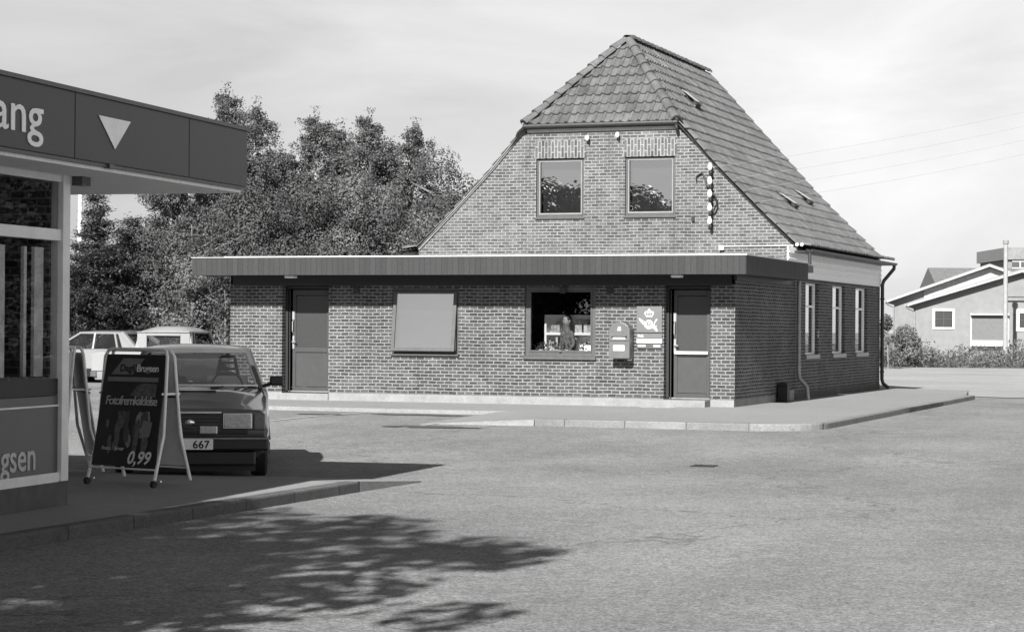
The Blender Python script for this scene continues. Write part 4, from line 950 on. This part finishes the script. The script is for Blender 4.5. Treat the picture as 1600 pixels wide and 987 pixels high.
# pickup -------------------------------------------------------------
M_p3 = plain('pale_car_paint', .25, .35, .05, 2, coat=.6)
pk = dict(L=4.2, W=1.58, paint=M_p3, wr=.3, wheels=(.75, 3.2), bed=(1.98+.35, 4.12, .62),
    st=[(0, .9, .4, .72, 0), (.06, .96, .3, .78, .02), (.8, 1, .25, .90, .05), (1.0, 1, .25, .95, .0), (2.2, 1, .25, .95, 0), (2.3, 1, .25, .95, 0), (4.14, 1, .3, .95, 0), (4.18, .98, .4, .93, 0)],
    gh=dict(y=(.88, 1.2, 2.12, 2.22), zb=.95, zr=1.41, crown=.12, wb=1.44, wr=1.28, pill=[(2.0, 1.95)], cw=.1))
xp = W(-8.8, 49.5)
C3, b3 = car('pickup_truck', (xp[0]-3.95*math.sin(R(0)), xp[1], -.23), 0, 'pale small pickup with rounded cab parked before the trees', pk)
C3['category'] = 'pickup'
C3.rotation_euler = (0, 0, R(180)); C3.location = (xp[0], xp[1]+4.0, -.23)
m = MB()    # cab back wall with rounded window surround, rain gutter
wb_, yb = .70, 2.2
m.box((-.70, yb, .93), (-.45, yb+.04, 1.40)); m.box((.45, yb, .93), (.70, yb+.04, 1.40)); m.box((-.45, yb, .93), (.45, yb+.04, 1.02)); m.box((-.45, yb, 1.30), (.45, yb+.04, 1.40))
m.build('cab_back', M_p3, C3, bevel=.01)
m = MB(); m.box((-.70, 1.15, 1.375), (.70, 2.27, 1.395)); m.build('rain_gutter', M_zinc, C3, bevel=.008)
m = MB(); m.box((-.75, 4.17, .5), (.75, 4.21, .9)); m.build('tailgate', M_p3, C3, bevel=.01)
for sg in (-1, 1):
    m = MB(); m.box((sg*.62, 4.17, .38), (sg*.76, 4.225, .49)); m.build('tail_light', M_ind, C3)
    m = MB(); m.tube([(sg*.55, -.03, .6), (sg*.55, .02, .6)], .09, 14); m.build('headlight', M_lens, C3)

# ================================================================== TREES
def leafmesh(name, P, Nn, size, mat, parent, aspect=.6, up_bias=None):
    """one quad per leaf cluster; P centres, Nn normals"""
    n = len(P); r = RNG.normal(size=(n, 3)); a = np.cross(Nn, r); a /= np.linalg.norm(a, axis=1, keepdims=True)+1e-9
    b = np.cross(Nn, a); b /= np.linalg.norm(b, axis=1, keepdims=True)+1e-9
    s = size*RNG.uniform(.6, 1.35, size=(n, 1))
    V = np.empty((n, 4, 3)); V[:, 0] = P-a*s; V[:, 1] = P-b*s*aspect+Nn*s*.15; V[:, 2] = P+a*s; V[:, 3] = P+b*s*aspect+Nn*s*.15
    me = bpy.data.meshes.new(name); me.vertices.add(4*n); me.vertices.foreach_set('co', V.reshape(-1)); me.loops.add(4*n); me.loops.foreach_set('vertex_index', np.arange(4*n, dtype=np.int32))
    me.polygons.add(n); me.polygons.foreach_set('loop_start', np.arange(0, 4*n, 4, dtype=np.int32)); me.update(calc_edges=True); me.materials.append(mat)
    o = bpy.data.objects.new(name, me); COL.objects.link(o); o.parent = parent; return o
def clumps(cent, rad, per, flat=.8):
    P = []; Q = []
    for c, r in zip(cent, rad):
        k = int(per*(r/.7)**2); d = RNG.normal(size=(k, 3)); d /= np.linalg.norm(d, axis=1, keepdims=True); d[:, 2] = d[:, 2]*flat+.1
        rr_ = r*(RNG.uniform(.62, 1.1, size=(k, 1))); P.append(c + d*rr_); q = d + RNG.normal(scale=.38, size=(k, 3)); q[:, 2] += .25; Q.append(q/np.linalg.norm(q, axis=1, keepdims=True))
    return np.concatenate(P), np.concatenate(Q)
def trunk(r, h, w, mat, n=6, lean=0, low=.3, tr=None):
    m = MB(); R0 = tr or h*.022; pts = [(lean*t*h*.1+random.uniform(-.05, .05)*t, random.uniform(-.05, .05)*t, h*.92*t) for t in np.linspace(0, 1, 7)]
    m.tube(pts, R0, 8, r2=R0*.15)
    for k in range(n):
        t = low+(.88-low)*k/n; a_ = random.uniform(0, 6.28); l = w*.45*(1-t*.5)
        b0 = Vector((0, 0, h*.92*t)); m.tube([b0, b0+Vector((math.cos(a_)*l*.5, math.sin(a_)*l*.5, l*.35)), b0+Vector((math.cos(a_)*l, math.sin(a_)*l, l*.6))], R0*.45, 5, r2=R0*.08)
    m.build('trunk', mat, r, smooth=60)
def broad(name, loc, h, w, label, mat=1, base=.12, per=900, leaf=.037, group=None, cat='tree', nc=None, tk=None, open_=1.0):
    r = empty(name, loc, 0, label, cat, group); trunk(r, h, w, M_bark, 8, tr=tk)
    nc = nc or int(10+w*h*1.5); C = []; Rr = []
    for k in range(nc):
        while True:
            u = RNG.uniform(-1, 1, 3)
            if np.linalg.norm(u) < 1 and np.linalg.norm(u) > .3: break
        z = base*h + (h*(1-base))*(.5+.5*u[2]*.93); tt = (z/h-base)/(1-base)
        prf_ = math.sin(min(1, tt*1.15+.18)*math.pi)**.6 if tt < .75 else math.sqrt(max(.05, (1-tt)/.3))
        C.append((u[0]*w/2*prf_, u[1]*w/2*prf_, z)); Rr.append(random.uniform(.38, .8)*min(1, w/4)*open_)
    P, Q = clumps(np.array(C), Rr, per); P[:, 2] = np.maximum(P[:, 2], .1); leafmesh('crown', P, Q, leaf, M_leaf[mat], r, .65); return r
def birch(loc, h, w, label, per=1.0, group=None, mat=0):
    r = empty('birch_tree', loc, 0, label, 'tree', group); trunk(r, h, w, M_birch, 0)
    P = []; nl = int(22*per+6); m = MB()
    for k in range(nl):
        t = .22+.76*(k+RNG.uniform(0, .8))/nl; a_ = k*2.4+RNG.uniform(-.5, .5); Ln = (w/2*(1-t)**.68+.12)*RNG.uniform(.6, 1.3); rise = Ln*RNG.uniform(.25, .7)
        for q in range(int(10+Ln*9)):
            u = RNG.uniform(.15, 1)**.7; x, y, z = math.cos(a_)*Ln*u, math.sin(a_)*Ln*u, h*t*.97+rise*u*(1-.35*u)
            sc_ = (.05+.2*u)*min(1, Ln+.25); ln = RNG.uniform(.35, 1.35)*(1.25-.85*t); n_ = int(ln*85)+18; tt = np.linspace(0, 1, n_); dx, dy = RNG.normal(scale=.12, size=2)
            cx_, cy_ = x+RNG.normal(scale=sc_), y+RNG.normal(scale=sc_)
            P.append(np.stack([cx_+dx*tt, cy_+dy*tt, z+.12*np.sin(tt*2)-ln*tt**1.3], 1) + RNG.normal(scale=.06, size=(n_, 3)))
        m.tube([(0, 0, h*t*.93), (math.cos(a_)*Ln*.5, math.sin(a_)*Ln*.5, h*t*.97+rise*.42), (math.cos(a_)*Ln, math.sin(a_)*Ln, h*t*.97+rise*.65)], h*.004, 5, r2=.006)
    P.append(np.stack([RNG.normal(scale=.09, size=160), RNG.normal(scale=.09, size=160), h*RNG.uniform(.86, 1.0, size=160)], 1))
    m.build('limbs', M_bark, r)
    P = np.concatenate(P); P = P[P[:, 2] > .3]; Q = RNG.normal(size=P.shape); Q /= np.linalg.norm(Q, axis=1, keepdims=True)
    leafmesh('crown', P, Q, .038, M_leaf[mat], r, .6); return r
def spruce(loc, h, w, label, lean=0):
    r = empty('spruce_tree', loc, 0, label, 'tree'); trunk(r, h*1.05, w*.3, M_bark, 3)
    P = []; Q = []; z = .5
    while z < h:
        t = z/h; rad = w/2*(1-t)**.8+.12; nb = int(7+8*(1-t))
        for k in range(nb):
            a_ = RNG.uniform(0, 6.28); L_ = rad*RNG.uniform(.5, 1.15); q = int(L_*300)+20; u = RNG.uniform(0, 1, q)**.7
            x = math.cos(a_)*u*L_; y = math.sin(a_)*u*L_; zz = z+RNG.uniform(-.1, .1)-.18*u*L_+.3*(u**3)*L_; wd = .19*(1-u*.5)
            p = np.stack([x, y, zz], 1)+RNG.normal(size=(q, 3))*np.stack([wd, wd, wd*.5], 1); P.append(p)
            nq = RNG.normal(scale=.45, size=(q, 3)); nq[:, 2] += 1; Q.append(nq/np.linalg.norm(nq, axis=1, keepdims=True))
        z += .26+.1*t
    leafmesh('crown', np.concatenate(P), np.concatenate(Q), .06, M_leaf[2], r, .3); return r
def tw(px, d, z=-.23):
    p = W((px-800)/3400*d, d); return (p[0], p[1], z)
def hz_(py, px, d):  # height of a treetop above local ground from where it stands out against the sky
    return 1.3+(513+.007*(px-800)-py)/3400*d+.23
# tall birches behind the car park
birch(tw(352, 68), hz_(128, 352, 68), 4.4, 'tallest birch with drooping twigs rising behind the shop canopy end', 1.5)
birch(tw(398, 71), hz_(150, 398, 71), 4.0, 'birch with drooping twigs just right of the tallest birch', 1.2)
birch(tw(492, 70), hz_(165, 492, 70), 4.4, 'birch with a lone spire top in the middle of the tree line', 1.3)
birch(tw(532, 73), hz_(185, 532, 73), 4.2, 'birch with round feathery top right of the spire birch', 1.2)
birch(tw(576, 70), hz_(168, 576, 70), 3.8, 'slender birch with feathery top left of the pointed tree', 1.3)
birch(tw(648, 69), hz_(183, 648, 69), 3.0, 'narrow pointed tree standing above the crowns near the gable', 1.2)
birch(tw(265, 66), hz_(228, 265, 66), 4.4, 'birch hanging its twigs down beneath the shop canopy', 1.3)
birch(tw(438, 69), hz_(222, 438, 69), 4.8, 'low full birch between the tallest birch and the spire birch', 1.3)
birch(tw(608, 71), hz_(212, 608, 71), 4.4, 'birch behind the slender feathery one, with a blunt top', 1.1)
# broad crowns filling the row
for px, py, d, wd, lab, mt in (
    (300, 330, 64, 5.2, 'dense broad tree under the birch beside the canopy end', 1),
    (395, 285, 65, 5.4, 'broad dark tree beneath the tallest birches', 1),
    (470, 272, 66, 5.2, 'broad tree in front of the spire birch', 1),
    (545, 275, 66, 5.4, 'broad tree with billowing crown above the annex roof middle', 3),
    (620, 285, 66, 5.0, 'broad tree below the narrow pointed tree', 1),
    (700, 228, 66, 4.4, 'round crowned tree nearest the sloping gable', 1),
    (738, 262, 67, 3.6, 'small round tree peeping out beside the gable slope', 1),
    (670, 330, 62, 2.9, 'low bushy tree with pale leaves beside the gable foot', 3)):
    broad('broadleaf_tree', tw(px, d), hz_(py, px, d), wd, lab, mt, base=.05)
spruce(tw(150, 62), hz_(300, 150, 62), 3.6, 'spruce with jagged top standing left of the trees behind the cars')
spruce(tw(205, 64), hz_(345, 205, 64), 3.2, 'lower spruce just right of the jagged spruce')
broad('broadleaf_tree', tw(125, 63), hz_(372, 125, 63), 3.2, 'low dark broad tree beside the shop corner post behind the cars', 1, .02)
broad('broadleaf_tree', tw(185, 63), hz_(395, 185, 63), 3.2, 'low dark broad tree right above the white hatchback', 2, .12)
broad('broadleaf_tree', tw(238, 63), hz_(385, 238, 63), 3.0, 'low dark broad tree above the pickup cab', 1, .15)
broad('shrub', tw(300, 59.5), hz_(385, 300, 59.5), 2.9, 'full rounded pale shrub behind the pickup at the annex end', 3, .06, cat='shrub', leaf=.04, per=850)
broad('shrub', tw(352, 57), hz_(440, 352, 57), 1.9, 'dark shrub growing close to the annex left wall', 1, .06, cat='shrub', leaf=.04, per=800)
broad('shrub', tw(335, 61), hz_(400, 335, 61), 2.6, 'dark rounded shrub behind the annex corner', 1, .05, cat='shrub')
broad('shrub', tw(120, 66), hz_(430, 120, 66), 3.5, 'wide dark shrub at the foot of the jagged spruce', 1, .02, cat='shrub')
broad('shrub', tw(1388, 88), hz_(487, 1388, 88), 1.3, 'small dark tree beside the pale barn wall at right', 1, .02, cat='shrub', leaf=.06)
broad('shrub', tw(1418, 93), hz_(520, 1418, 93), 2.6, 'rounded weedy shrub before the barn corner', 3, .02, cat='shrub', leaf=.06)
fp = W(-12.95, 66)
FP = empty('flagpole', (fp[0]-.2, fp[1], -.23), 0, 'white painted pole rising beside the jagged spruce', 'pole')
m = MB(); m.tube([(0, 0, 0), (0, 0, 5.6)], .09, 10, r2=.06); m.build('shaft', M_white, FP, smooth=40)
m = MB(); m.sphere((0, 0, 5.62), .09); m.build('finial', M_white, FP, smooth=60)
# tree by the street on the photographer's side: shades the road
broad('broadleaf_tree', (2.2, -37.6, -.36), 9.3, 9.0, 'street tree before the shop front that shades the road', 1, .26, per=120, leaf=.12, nc=165, tk=.2)
broad('broadleaf_tree', (-2.8, -42.5, -.36), 11.5, 8.2, 'second tall street tree farther along the kerb', 1, .25, per=95, leaf=.14, nc=110, tk=.25)
# the tree row across the street, seen mirrored in the windows
rr = random.Random(4)
def tree_row(spots, label, group, w_):
    protos = []
    for k, (x, y, h) in enumerate(spots):
        if k < 3: t = broad('broadleaf_tree', (x, y, -.36), 11, w_, label, 1, .0, per=150, leaf=.15, nc=75, group=group, open_=2.1); protos.append(t)
        else:
            src = protos[k % 3]; t = src.copy(); COL.objects.link(t); t.location = (x, y, -.36)
            for ch in src.children:
                c = ch.copy(); COL.objects.link(c); c.parent = t
        t.scale = (1, 1, h/11); t.rotation_euler = (0, 0, k*1.9)
tree_row([(-62+k*4.6, -66+rr.uniform(-2, 2), 9.6+{6: -.1, 7: .4, 8: -.35, 9: -.3, 10: -.3}.get(k, .5*math.sin(k*1.7))) for k in range(19)], 'leafy tree in the long row across the street, opposite the post office', 'trees across the street', 8.6)
tree_row([(20.5, 20, 8), (24.5, 27, 8.5), (28.5, 34, 9), (32, 42, 9)], 'unseen leafy tree east of the road, added for the shop glass to mirror', 'added trees east of the road', 7.5)  # added out of view to give the shop glass something dark to reflect
# weeds at the verge: uncountable
def weeds(name, x0, x1, d0, d1, n, h):
    lat = RNG.uniform(x0, x1, n); dd = RNG.uniform(d0, d1, n)
    big = .5+.35*np.sin(lat*1.9)*np.sin(lat*.7+1.3)+.3*np.sin(lat*5.3+dd)*np.sin(lat*3.1); big = np.clip(big, 0, 1.2)
    s, c = math.sin(R(YAW)), math.cos(R(YAW)); X = CAM[0]+lat*c-dd*s; Y = CAM[1]+lat*s+dd*c
    Z = -.21+RNG.uniform(0, 1, n)**1.5*h*(.3+1.0*big); P = np.stack([X, Y, Z], 1); Q = RNG.normal(size=P.shape); Q[:, 2] *= .5; Q /= np.linalg.norm(Q, axis=1, keepdims=True)
    o = leafmesh(name, P, Q, .07, M_weed, None, .4); return o
tag(weeds('weeds', 13.5, 40, 92, 97.5, 26000, .95), 'tall uncut weeds and grass along the verge before the barn', 'weeds', kind='stuff')
tag(weeds('rough_grass', -34, -2, 60.5, 64, 14000, .35), 'rough grass under the tree line behind the parked cars', 'grass', kind='stuff')

# ================================================================== BARNS AT RIGHT
M_wallp = plain('pale_rendered_wall', .2, .9, .1, 2.5, bmp=.004); M_wallg = plain('grey_block_wall', .2, .9, .12, 2.5, bmp=.004)
M_eternit = plain('cement_sheet_roof', .2, .8, .2, 3, stretch=(1, 6, 1))
M_barge = plain('weathered_board', .32, .7, .2); M_droof = plain('dark_tile_roof', .13, .8, .2, 5)
def barn(label, px, d, wpx, eav, rid, ridge_x, length, wm_, name='barn', ov=.42):
    p = tw(px, d, -.22); b = empty(name, p, R(YAW-12.5), label, 'building'); wd = 2*ridge_x
    m = MB(); m.prism([(0, 0, 0), (wd, 0, 0), (wd, 0, eav), (ridge_x, 0, rid), (0, 0, eav)], (0, length, 0)); m.build('wall', wm_, b)
    sl = (rid-eav)/ridge_x; m = MB(); t = .08
    m.prism([(-.35, -ov, eav-.35*sl+.02), (ridge_x, -ov, rid+.02), (wd+.35, -ov, eav-.35*sl+.02), (wd+.35, -ov, eav-.35*sl+t), (ridge_x, -ov, rid+t+.02), (-.35, -ov, eav-.35*sl+t)], (0, length+2*ov, 0)); rf = m.build('roof', M_eternit, b)
    m = MB()
    for sx_ in (-1, 1):
        m.bar((ridge_x, -ov-.015, rid+.0), (ridge_x+sx_*(ridge_x+.35), -ov-.015, eav-.35*sl+.0), .03, .11)
    m.build('barge_board', M_barge, rf)
    m = MB(); m.tube([(-.42, -ov, eav-.35*sl+.0), (-.42, length+ov, eav-.35*sl+.0)], .06, 8); m.tube([(-.42, -ov+.1, eav-.35*sl), (-.38, -ov+.1, eav-.35*sl-.12), (-.03, -.06, eav-.35*sl-.3), (-.03, -.06, .1)], .035, 8); m.build('gutter', M_zinc, b, smooth=40)
    return b, rf
K = 3400.
B1, _ = barn('long pale gabled barn with hatch and small square window at right edge', 1430, 100, 0, 2.82, 4.28, 4.78, 22, M_wallp)
def bw_(b, x0, x1, z0, z1, nm='window', dark=M_dark, fr=M_white, fwd=.09):
    m = MB()
    for a_ in ((x0, x0+fwd, z0, z1), (x1-fwd, x1, z0, z1), (x0+fwd, x1-fwd, z0, z0+fwd), (x0+fwd, x1-fwd, z1-fwd, z1)): m.box((a_[0], -.05, a_[2]), (a_[1], .02, a_[3]))
    w_ = m.build(nm, fr, b); m = MB(); m.box((x0+fwd, -.02, z0+fwd), (x1-fwd, -.01, z1-fwd)); m.build('pane', dark, w_)
    m = MB(); m.bar(((x0+x1)/2, -.03, z0+fwd), ((x0+x1)/2, -.03, z1-fwd), .02); m.bar((x0+fwd, -.03, (z0+z1)/2), (x1-fwd, -.03, (z0+z1)/2), .02); m.build('glazing_bars', M_frame, w_)
    return w_
bw_(B1, .80, 1.78, 1.62, 2.56)
# loading hatch: recess, shutter, sill beam
hx0, hx1 = 2.55, 4.15
m = MB(); m.box((hx0-.06, -.05, .85), (hx0, .01, 2.36)); m.box((hx1, -.05, .85), (hx1+.06, .01, 2.36)); m.box((hx0-.06, -.28, 2.28), (hx1+.06, .01, 2.34)); h_ = m.build('hatch', M_trim, B1)
m = MB(); m.box((hx0, -.03, .85), (hx1, -.004, 2.28)); m.build('shutter', M_sign, h_); m = MB(); m.box((hx0, -.1, .88), (hx1, -.035, 1.12)); m.build('hatch_rail', M_white, h_); m = MB(); m.box((hx0, -.06, .7), (hx1, -.004, .85)); m.build('hatch_sill', M_black, h_)
bw_(B1, 4.5, 5.6, 1.55, 2.55, fwd=.16)
m = MB(); m.bar((3.95, -.3, 3.1), (6.5, -.3, 3.1), .05); m.build('hanging_rail', M_gut, B1)
B2, _ = barn('second barn behind the first, with a white boarded gable', 1397, 111, 0, 3.15, 4.85, 4.75, 18, M_wallg, ov=.5)
m = MB(); m.prism([(1.5, -.06, 0.1), (8.9, -.06, .1), (8.9, -.06, 3.35), (4.75, -.06, 4.75), (1.5, -.06, 3.62)], (0, .055, 0)); m.build('white_boarding', M_barge, B2)
b3p = tw(1470, 128, -.22); B3 = empty('farm_building', b3p, R(YAW), 'low farm building whose dark tiled ridge shows over the barns', 'building')
m = MB(); m.box((0, 0, 0), (9, 6, 3.9)); m.build('wall', M_wallg, B3); m = MB(); m.prism([(-.2, -.3, 3.9), (-.2, 3, 5.35), (-.2, 6.3, 3.9)], (9.2, 0, 0)); m.build('roof', M_droof, B3)
b4p = tw(1572, 135, -.22); B4 = empty('tall_building', b4p, R(YAW), 'tall grey building with gridded windows showing above the barn roof', 'building')
m = MB(); m.box((.1, 0, 0), (10, 8, 6.0)); m.build('wall', plain('mid_grey_wall', .2, .9), B4); m = MB(); m.box((-.1, -.2, 6.0), (10.2, 8.2, 6.75)); m.build('roof', M_eternit, B4)
for k in range(4):
    m = MB(); m.box((.35+k*1.15, -.04, 4.2), (1.35+k*1.15, .0, 5.9)); w_ = m.build('window', M_frame, B4)
    m = MB(); [m.box((.35+k*1.15, -.06, 4.2+q*.42), (1.35+k*1.15, -.045, 4.25+q*.42)) for q in range(5)]; m.box((.82+k*1.15, -.07, 4.2), (.88+k*1.15, -.045, 5.9)); m.build('glazing_bars', M_white, w_)
pp_ = tw(1571, 95, -.22); PL = empty('wooden_pole', pp_, 0, 'pale weathered pole standing in the weeds before the barn hatch', 'pole')
m = MB(); m.tube([(0, 0, 0), (0, 0, hz_(375, 1571, 95))], .11, 10, r2=.09); m.build('shaft', plain('pale_wood', .28, .8), PL, smooth=40)
m = MB(); m.tube([(0, 0, 5.35), (0, 0, 5.5)], .13, 8); m.build('pole_cap', M_zinc, PL)

# ================================================================== PERSON inside
def person(loc, rz, H, label):
    r = empty('person', loc, rz, label, 'person')
    s = H/1.7
    J = [((0, 0, .95), .13), ((0, .01, 1.12), .12), ((0, .0, 1.32), .14), ((0, 0, 1.44), .06), ((0, -.01, 1.52), .06), ((0, -.01, 1.62), .095)]
    V = [Vector(p)*s for p, _ in J]; Rd = [q*s for _, q in J]; E = [(i, i+1) for i in range(5)]
    def chain(root, pts):
        k = root
        for p, q in pts:
            V.append(Vector(p)*s); Rd.append(q*s); E.append((k, len(V)-1)); k = len(V)-1
        return k
    for sg in (-1, 1):
        chain(0, [((sg*.1, 0, .88), .09), ((sg*.1, -.01, .5), .06), ((sg*.1, .02, .1), .042), ((sg*.1, -.02, .04), .04), ((sg*.11, -.14, .03), .03)])
        hnd = chain(2, [((sg*.17, 0, 1.36), .06), ((sg*.22, .01, 1.12), .042), ((sg*.2, -.12, .95), .033), ((sg*.17, -.22, .97), .026), ((sg*.16, -.27, .97), .024)])
        for q, (dx, l) in enumerate(((-.024, .065), (-.008, .075), (.008, .07), (.024, .055))):
            chain(hnd, [((sg*.16+dx, -.30, .968), .009), ((sg*.16+dx*1.3, -.30-l*.6, .955), .008)])
        chain(hnd-0, [((sg*.16-sg*.035, -.27, .985), .009), ((sg*.16-sg*.045, -.30, .985), .008)])
    me = bpy.data.meshes.new('body'); me.from_pydata([tuple(v) for v in V], E, []); o = bpy.data.objects.new('body', me); COL.objects.link(o); o.parent = r
    sk = o.modifiers.new('s', 'SKIN'); 
    for i, q in enumerate(Rd): me.skin_vertices[0].data[i].radius = (q, q*.8 if i < 3 else q)
    me.skin_vertices[0].data[0].use_root = True
    ss = o.modifiers.new('u', 'SUBSURF'); ss.levels = 2; ss.render_levels = 2; me.materials.append(M_knit); sk.use_smooth_shade = True
    m = MB(); m.sphere((0, -.015*s, 1.63*s), (.078*s, .092*s, .115*s), 16, 12); m.sphere((0, -.11*s, 1.615*s), (.014*s, .02*s, .022*s)); m.sphere((-.083*s, 0, 1.62*s), (.012*s, .02*s, .03*s)); m.sphere((.083*s, 0, 1.62*s), (.012*s, .02*s, .03*s)); m.box((-.025*s, -.103*s, 1.565*s), (.025*s, -.095*s, 1.573*s)); hd = m.build('face', M_skin, r, smooth=60)
    m = MB(); [m.sphere((sg*.03*s, -.1*s, 1.64*s), .011*s) for sg in (-1, 1)]; m.build('eyes', M_black, hd)
    m = MB(); m.sphere((0, .012*s, 1.665*s), (.092*s, .095*s, .10*s), 16, 10); m.build('hair', M_dark, r, smooth=60)
    return r
M_knit = plain('patterned_knit', .14, .95, .7, 16); M_skin = plain('skin', .3, .6, .05)
person((-3.42, .33, 0), R(-35), 1.52, 'person in a patterned sweater standing inside the annex window')
